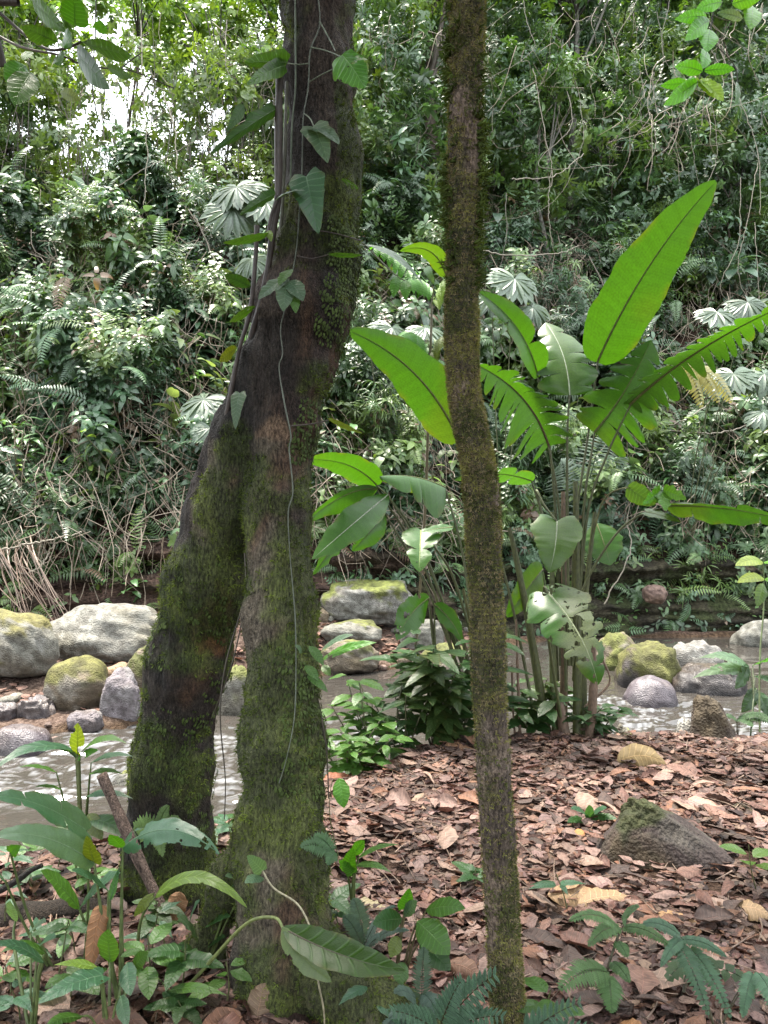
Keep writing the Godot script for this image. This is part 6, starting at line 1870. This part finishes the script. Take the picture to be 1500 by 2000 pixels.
func sticks() -> void:
	var bark := Color(0.17, 0.12, 0.095)
	var st := [
		["broken dead stick leaning against the leaning stem", [[198, 1512, 2.75], [225, 1575, 2.72], [258, 1650, 2.68], [300, 1740, 2.64], [332, 1812, 2.6]], 0.017, 0.020, bark * 1.2],
		["dark rotten log under the low herbs", [[-30, 1800, 2.75], [80, 1790, 2.8], [170, 1775, 2.85], [260, 1790, 2.9]], 0.05, 0.04, Color(0.06, 0.045, 0.035)],
		["dark forked dead branch lying over the rotten log", [[0, 1740, 2.7], [40, 1715, 2.68], [60, 1700, 2.66], [82, 1690, 2.66]], 0.013, 0.009, Color(0.03, 0.025, 0.022)],
		["straight pale stick on the litter left of the slender tree", [[880, 1790, 2.85], [920, 1820, 2.75], [960, 1850, 2.65]], 0.009, 0.008, Color(0.3, 0.22, 0.17)],
		["thin stick on the litter right of the slender tree", [[1080, 1870, 2.6], [1110, 1845, 2.68], [1138, 1818, 2.76]], 0.008, 0.006, bark],
		["short thick stick beside the slender dark-stemmed fern", [[1240, 1785, 2.85], [1290, 1800, 2.8], [1335, 1800, 2.8]], 0.016, 0.012, bark * 0.7],
		["looped root on the litter beyond the pyramid rock", [[1432, 1600, 3.8], [1445, 1590, 3.85], [1468, 1600, 3.8], [1500, 1615, 3.7], [1540, 1612, 3.7]], 0.013, 0.014, Color(0.14, 0.115, 0.07)],
		["pale stick by the dark pointed rock", [[1380, 1440, 5.3], [1420, 1460, 5.1], [1465, 1488, 4.9]], 0.013, 0.008, Color(0.32, 0.26, 0.2)],
		["curved dark twig on the litter below the clump", [[1045, 1572, 3.95], [1090, 1578, 3.92], [1130, 1562, 4.0]], 0.010, 0.008, bark * 0.6],
		["long thin twig lying under the clump", [[1020, 1450, 5.0], [1100, 1460, 4.95], [1180, 1462, 4.95], [1250, 1462, 5.0]], 0.007, 0.005, bark * 0.6],
		["twig half buried before the lower fern", [[1220, 1930, 2.4], [1260, 1945, 2.36], [1300, 1955, 2.33]], 0.012, 0.009, bark * 0.7],
		["brown stick on the mound left of the slender tree", [[840, 1545, 4.1], [890, 1550, 4.1], [930, 1540, 4.1]], 0.012, 0.01, bark * 1.2]]
	for q in st:
		var pts := []
		for k in q[1]:
			var p := px(k[0], k[1], k[2])
			if q[0] != "broken dead stick leaning against the leaning stem" and not q[0].begins_with("dark"):
				p.y = ground_y(p.x, k[2]) + q[2] * 0.8 + 0.01
			pts.append(p)
		var mb := MB.new()
		var n := 22
		var cv := curve(pts, n)
		tube(mb, cv, taper(n, q[2], q[3]), 10, q[4], 0.5)
		# closed ends
		for e in [0, n]:
			var c := mb.vert(cv[e], Color(0.25, 0.19, 0.13))
			for j in 10:
				var a: int = e * 11 + j
				if e == 0:
					mb.tri(c, a + 1, a)
				else:
					mb.tri(c, a, a + 1)
		single("fallen_stick", mb.done(M.bark), q[0], "stick")


# ---------------------------------------------------------------- fallen leaves
func dead_leaf(kind: int, col: Color) -> ArrayMesh:
	# a curled, cupped dry leaf of unit length
	var mb := MB.new()
	var n := 9
	var m := 3
	var wid: float = [0.26, 0.32, 0.20, 0.28, 0.36, 0.16, 0.24, 0.30][kind]
	var prof: int = [0, 0, 3, 4, 0, 3, 0, 1][kind]
	var bend := rr(-0.5, 0.9)
	var cup := rr(-0.5, 0.6)
	var twist := rr(-0.6, 0.6)
	var p := Vector3(-0.5, 0, 0)
	var ang := bend * 0.5
	var sd := kind * 37.0
	for i in n + 1:
		var t := float(i) / n
		var w := wid * profile(prof, clampf(t, 0.02, 0.99))
		var dir := Vector3(cos(ang), sin(ang), 0)
		var up := Vector3(-sin(ang), cos(ang), 0)
		for j in range(-m, m + 1):
			var s := float(j) / m
			var side := Vector3(0, 0, 1).rotated(dir, twist * (t - 0.5))
			var ww := w * (1.0 + 0.22 * nz.get_noise_2d(t * 300.0 + sd, s * 90.0 + signf(s) * 50.0))
			var q := p + side * (ww * s * (1.0 - 0.2 * absf(cup) * s * s)) + up * (cup * s * s * w * 0.7 + 0.05 * nz2.get_noise_2d(t * 350.0 + sd, s * 200.0))
			var k := nz2.get_noise_2d(t * 260.0 + sd, s * 160.0)
			mb.vert(q, col.lerp(col * 0.6, smoothstep(0.05, 0.4, k)), Vector2(s * 0.5 + 0.5, t))
		p += dir / n
		ang -= bend / n
	var r := m * 2 + 1
	for i in n:
		for j in r - 1:
			var a := i * r + j
			mb.quad(a, a + 1, a + r + 1, a + r)
	return mb.done(M.dead)


func build_litter() -> void:
	var tones: Array[Color] = [Color(0.25, 0.14, 0.113), Color(0.18, 0.092, 0.076), Color(0.34, 0.23, 0.19), Color(0.26, 0.132, 0.09), Color(0.095, 0.062, 0.053), Color(0.31, 0.20, 0.18)]
	var words := ["pinkish brown dead leaf curled on the forest floor", "dark reddish dead leaf curled on the forest floor", "pale tan dead leaf curled on the forest floor", "orange brown dead leaf curled on the forest floor", "blackish rotting leaf on the forest floor", "greyish pink dead leaf curled on the forest floor"]
	var shapes := []
	for k in 8:
		var row := []
		for c in tones.size():
			row.append(dead_leaf(k, tones[c]))
		shapes.append(row)
	# the mass of the litter
	for k in 6:
		var at := []
		var cols := []
		for i in 8500:
			var d := 1.7 + 4.3 * pow(rng.randf(), 0.85)
			var x := rr(-800, 800) / F * d
			var e := near_edge(x)
			if d > e + 0.12 or (x < -0.55 and d > 3.6):
				continue
			var s := rr(0.028, 0.078)
			if rng.randf() < 0.15:
				s *= 1.8
			var p := on_ground(x, d, rr(0.002, 0.028))
			if nz2.get_noise_2d(x * 170.0 + 40.0, d * 170.0) > 0.24 and rng.randf() < 0.75:
				continue
			var b := Basis(Vector3.UP, rr(0, TAU)) * Basis(Vector3.RIGHT, rng.randfn() * 0.2) * Basis(Vector3.BACK, rng.randfn() * 0.16)
			at.append(Transform3D(b * Basis.from_scale(Vector3.ONE * s), p))
			var t := rr(0.5, 1.2) * (1.0 + 0.6 * nz.get_noise_2d(x * 110.0, d * 110.0))
			cols.append(Color(t, t * rr(0.93, 1.04), t * rr(0.9, 1.06)))
		var o := scatter(self, numbered("leaf_litter"), shapes[k][[0, 1, 2, 5, 4, 3][k]], at, cols)
		tag(o, ["pinkish brown", "dark reddish", "pale tan", "greyish pink", "blackish", "orange brown"][k] + " small leaf litter covering the near bank", "leaf litter")
	# the twigs and leaf stalks among it
	var tw := MB.new()
	for i in 900:
		var d := 1.8 + 3.6 * rng.randf()
		var x := rr(-780, 780) / F * d
		if d > near_edge(x) - 0.05 or (x < -0.55 and d > 3.4):
			continue
		var l := rr(0.04, 0.22)
		var a := rr(0, TAU)
		var p := on_ground(x, d, rr(0.02, 0.035))
		var q := on_ground(x + cos(a) * l, d + sin(a) * l, rr(0.018, 0.045))
		tube(tw, curve([p, p.lerp(q, 0.5) + rdir() * l * 0.07, q], 5), taper(5, rr(0.0012, 0.004), 0.001), 5, Color(0.22, 0.15, 0.11) * rr(0.4, 1.4))
	var two := part(self, numbered("twig_litter"), tw.done(M.stem))
	two.set_meta("kind", "stuff")
	tag(two, "small twigs and leaf stalks strewn through the near bank's litter", "twigs")
	# litter of the gravel bar beyond the river
	var at2 := []
	var col2 := []
	for i in 1500:
		var x := rr(-5.4, 1.2)
		var f := far_shore(x)
		var d := rr(f + 0.25, bank_foot(x) + 0.2)
		at2.append(Transform3D(Basis(Vector3.UP, rr(0, TAU)) * Basis(Vector3.RIGHT, rng.randfn() * 0.4) * Basis.from_scale(Vector3.ONE * rr(0.05, 0.13)), on_ground(x, d, rr(0.005, 0.04))))
		var t := rr(0.7, 1.3)
		col2.append(Color(t, t, t))
	var far := scatter(self, numbered("leaf_litter"), shapes[1][0], at2, col2)
	tag(far, "dead leaf litter between the boulders of the gravel bar", "leaf litter")
	# the leaves one can tell apart
	var made := 0
	while made < 285:
		var d := 1.9 + 3.5 * pow(rng.randf(), 1.1)
		var x := rr(-760, 760) / F * d
		if d > near_edge(x) - 0.1 or (x < -0.5 and d > 3.3):
			continue
		var k := rng.randi() % 8
		var c := rng.randi() % tones.size()
		var o := MeshInstance3D.new()
		o.name = numbered("fallen_leaf")
		o.mesh = shapes[k][c]
		var s := rr(0.085, 0.18)
		o.transform = Transform3D(Basis(Vector3.UP, rr(0, TAU)) * Basis(Vector3.RIGHT, rng.randfn() * 0.22) * Basis(Vector3.BACK, rng.randfn() * 0.2) * Basis.from_scale(Vector3.ONE * s), on_ground(x, d, rr(0.025, 0.05)))
		tag(o, words[c], "leaf", "dead leaves on the near bank")
		add_child(o)
		made += 1
	# the large ones that stand out
	var tan := Color(0.30, 0.21, 0.10)
	var special := [
		["large domed ochre dead leaf beyond the pyramid rock", [1206, 1512, 4.5], [1302, 1520, 4.45], 0.085, 0.09, tan, Vector3(0.1, 0.6, 0.8), 0],
		["pale cream dead leaf lying flat right of the mossy trunk", [690, 1712, 2.95], [758, 1728, 2.9], 0.05, 0.01, Color(0.45, 0.38, 0.24), Vector3(0, 1, 0.35), 0],
		["broad ribbed orange leaf on the litter before the pyramid rock", [1070, 1735, 3.0], [1185, 1728, 3.0], 0.07, 0.03, Color(0.38, 0.24, 0.14), Vector3(0, 1, 0.4), 0],
		["ribbed tan leaf overlapping the broad orange one", [1130, 1745, 2.95], [1232, 1715, 3.0], 0.06, 0.03, Color(0.40, 0.27, 0.16), Vector3(0, 1, 0.4), 0],
		["pointed orange brown leaf right of the broad ribbed leaves", [1280, 1775, 2.85], [1362, 1788, 2.8], 0.045, 0.02, Color(0.42, 0.25, 0.13), Vector3(0, 1, 0.4), 3],
		["pink ribbed leaf propped beside the pyramid rock's peak", [1330, 1575, 3.9], [1415, 1600, 3.8], 0.06, 0.03, Color(0.40, 0.24, 0.20), Vector3(0, 1, 0.4), 0],
		["orange leaf scrap left of the pyramid rock", [1118, 1630, 3.55], [1142, 1640, 3.5], 0.03, 0.02, Color(0.50, 0.22, 0.08), Vector3(0, 0.8, 0.6), 0],
		["long rolled rusty leaf hanging among the herb stalks", [200, 1768, 2.32], [170, 1908, 2.25], 0.03, 0.02, Color(0.30, 0.15, 0.075), Vector3(0.2, 0.2, 1), 2],
		["coiled dark brown leaf arching at the herb's foot", [165, 1998, 2.12], [305, 1912, 2.1], 0.028, 0.14, Color(0.13, 0.07, 0.05), Vector3(0, 0.6, 0.8), 2],
		["oval leathery brown leaf leaning on the mossy trunk's foot", [500, 2010, 2.2], [518, 1920, 2.22], 0.04, 0.01, Color(0.22, 0.15, 0.105), Vector3(-0.1, 0.25, 1), 0],
		["curled purplish leaf at the foot of the mossy root", [590, 1985, 2.12], [668, 1985, 2.1], 0.035, 0.05, Color(0.26, 0.14, 0.11), Vector3(0, 0.8, 0.6), 0],
		["orange brown oval leaf caught by the leaning stick", [352, 1742, 2.62], [336, 1805, 2.6], 0.035, 0.01, Color(0.40, 0.22, 0.12), Vector3(0.1, 0.3, 1), 0],
		["dark leaf with an upturned edge below the strap leaf", [320, 1970, 2.18], [400, 2000, 2.1], 0.045, 0.02, Color(0.16, 0.09, 0.07), Vector3(0, 0.9, 0.5), 0],
		["wide dull red leaf near the bottom of the buttress root", [400, 1992, 2.15], [490, 1985, 2.12], 0.05, 0.03, Color(0.20, 0.10, 0.08), Vector3(0, 0.9, 0.5), 0],
		["glowing orange leaf seen through the buttress arch", [440, 1850, 2.9], [470, 1815, 2.95], 0.035, 0.01, Color(0.45, 0.20, 0.07), Vector3(0, 0.4, 0.9), 0],
		["red brown leaf on the mound's left slope", [630, 1520, 4.2], [690, 1492, 4.3], 0.05, 0.04, Color(0.26, 0.10, 0.06), Vector3(0, 0.8, 0.6), 0],
		["flat rusty leaf on the mound left of the slender tree", [855, 1490, 4.6], [930, 1480, 4.6], 0.09, 0.01, Color(0.33, 0.18, 0.11), Vector3(0, 1, 0.4), 0],
		["curled fallen leaf in the right corner of the litter", [1430, 1780, 2.9], [1510, 1790, 2.85], 0.05, 0.04, Color(0.33, 0.22, 0.13), Vector3(0, 1, 0.4), 0],
		["bright orange brown leaf beside the hanging fern's tip", [1210, 1985, 2.2], [1270, 1990, 2.15], 0.035, 0.02, Color(0.42, 0.20, 0.09), Vector3(0, 1, 0.4), 0],
		["brown leathery leaf tucked behind the slender tree's foot", [875, 1870, 2.55], [940, 1885, 2.5], 0.04, 0.04, Color(0.25, 0.14, 0.10), Vector3(0, 0.8, 0.6), 0]]
	for q in special:
		var a := px(q[1][0], q[1][1], q[1][2])
		var b := px(q[2][0], q[2][1], q[2][2])
		var ga := ground_y(a.x, -a.z) + 0.02
		var gb := ground_y(b.x, -b.z) + 0.02
		if q[6].y > 0.55:
			a.y = ga
			b.y = gb
		else:
			a.y = maxf(a.y, ga)
			b.y = maxf(b.y, gb)
		var o := Node3D.new()
		var n := 20
		var mid: Vector3 = (a + b) * 0.5 + Vector3(0, q[4], 0)
		var sp := PackedVector3Array()
		for i in n + 1:
			var t := float(i) / n
			sp.append(a.lerp(mid, t).lerp(mid.lerp(b, t), t))
		o.free()
		single("fallen_leaf", blade(sp, q[6], q[3], q[7], q[5], {"mat": M.dead, "m": 6, "curl": 0.5, "fold": 0.15, "ripple": 0.16, "stain": q[5] * 0.6}), q[0], "leaf")
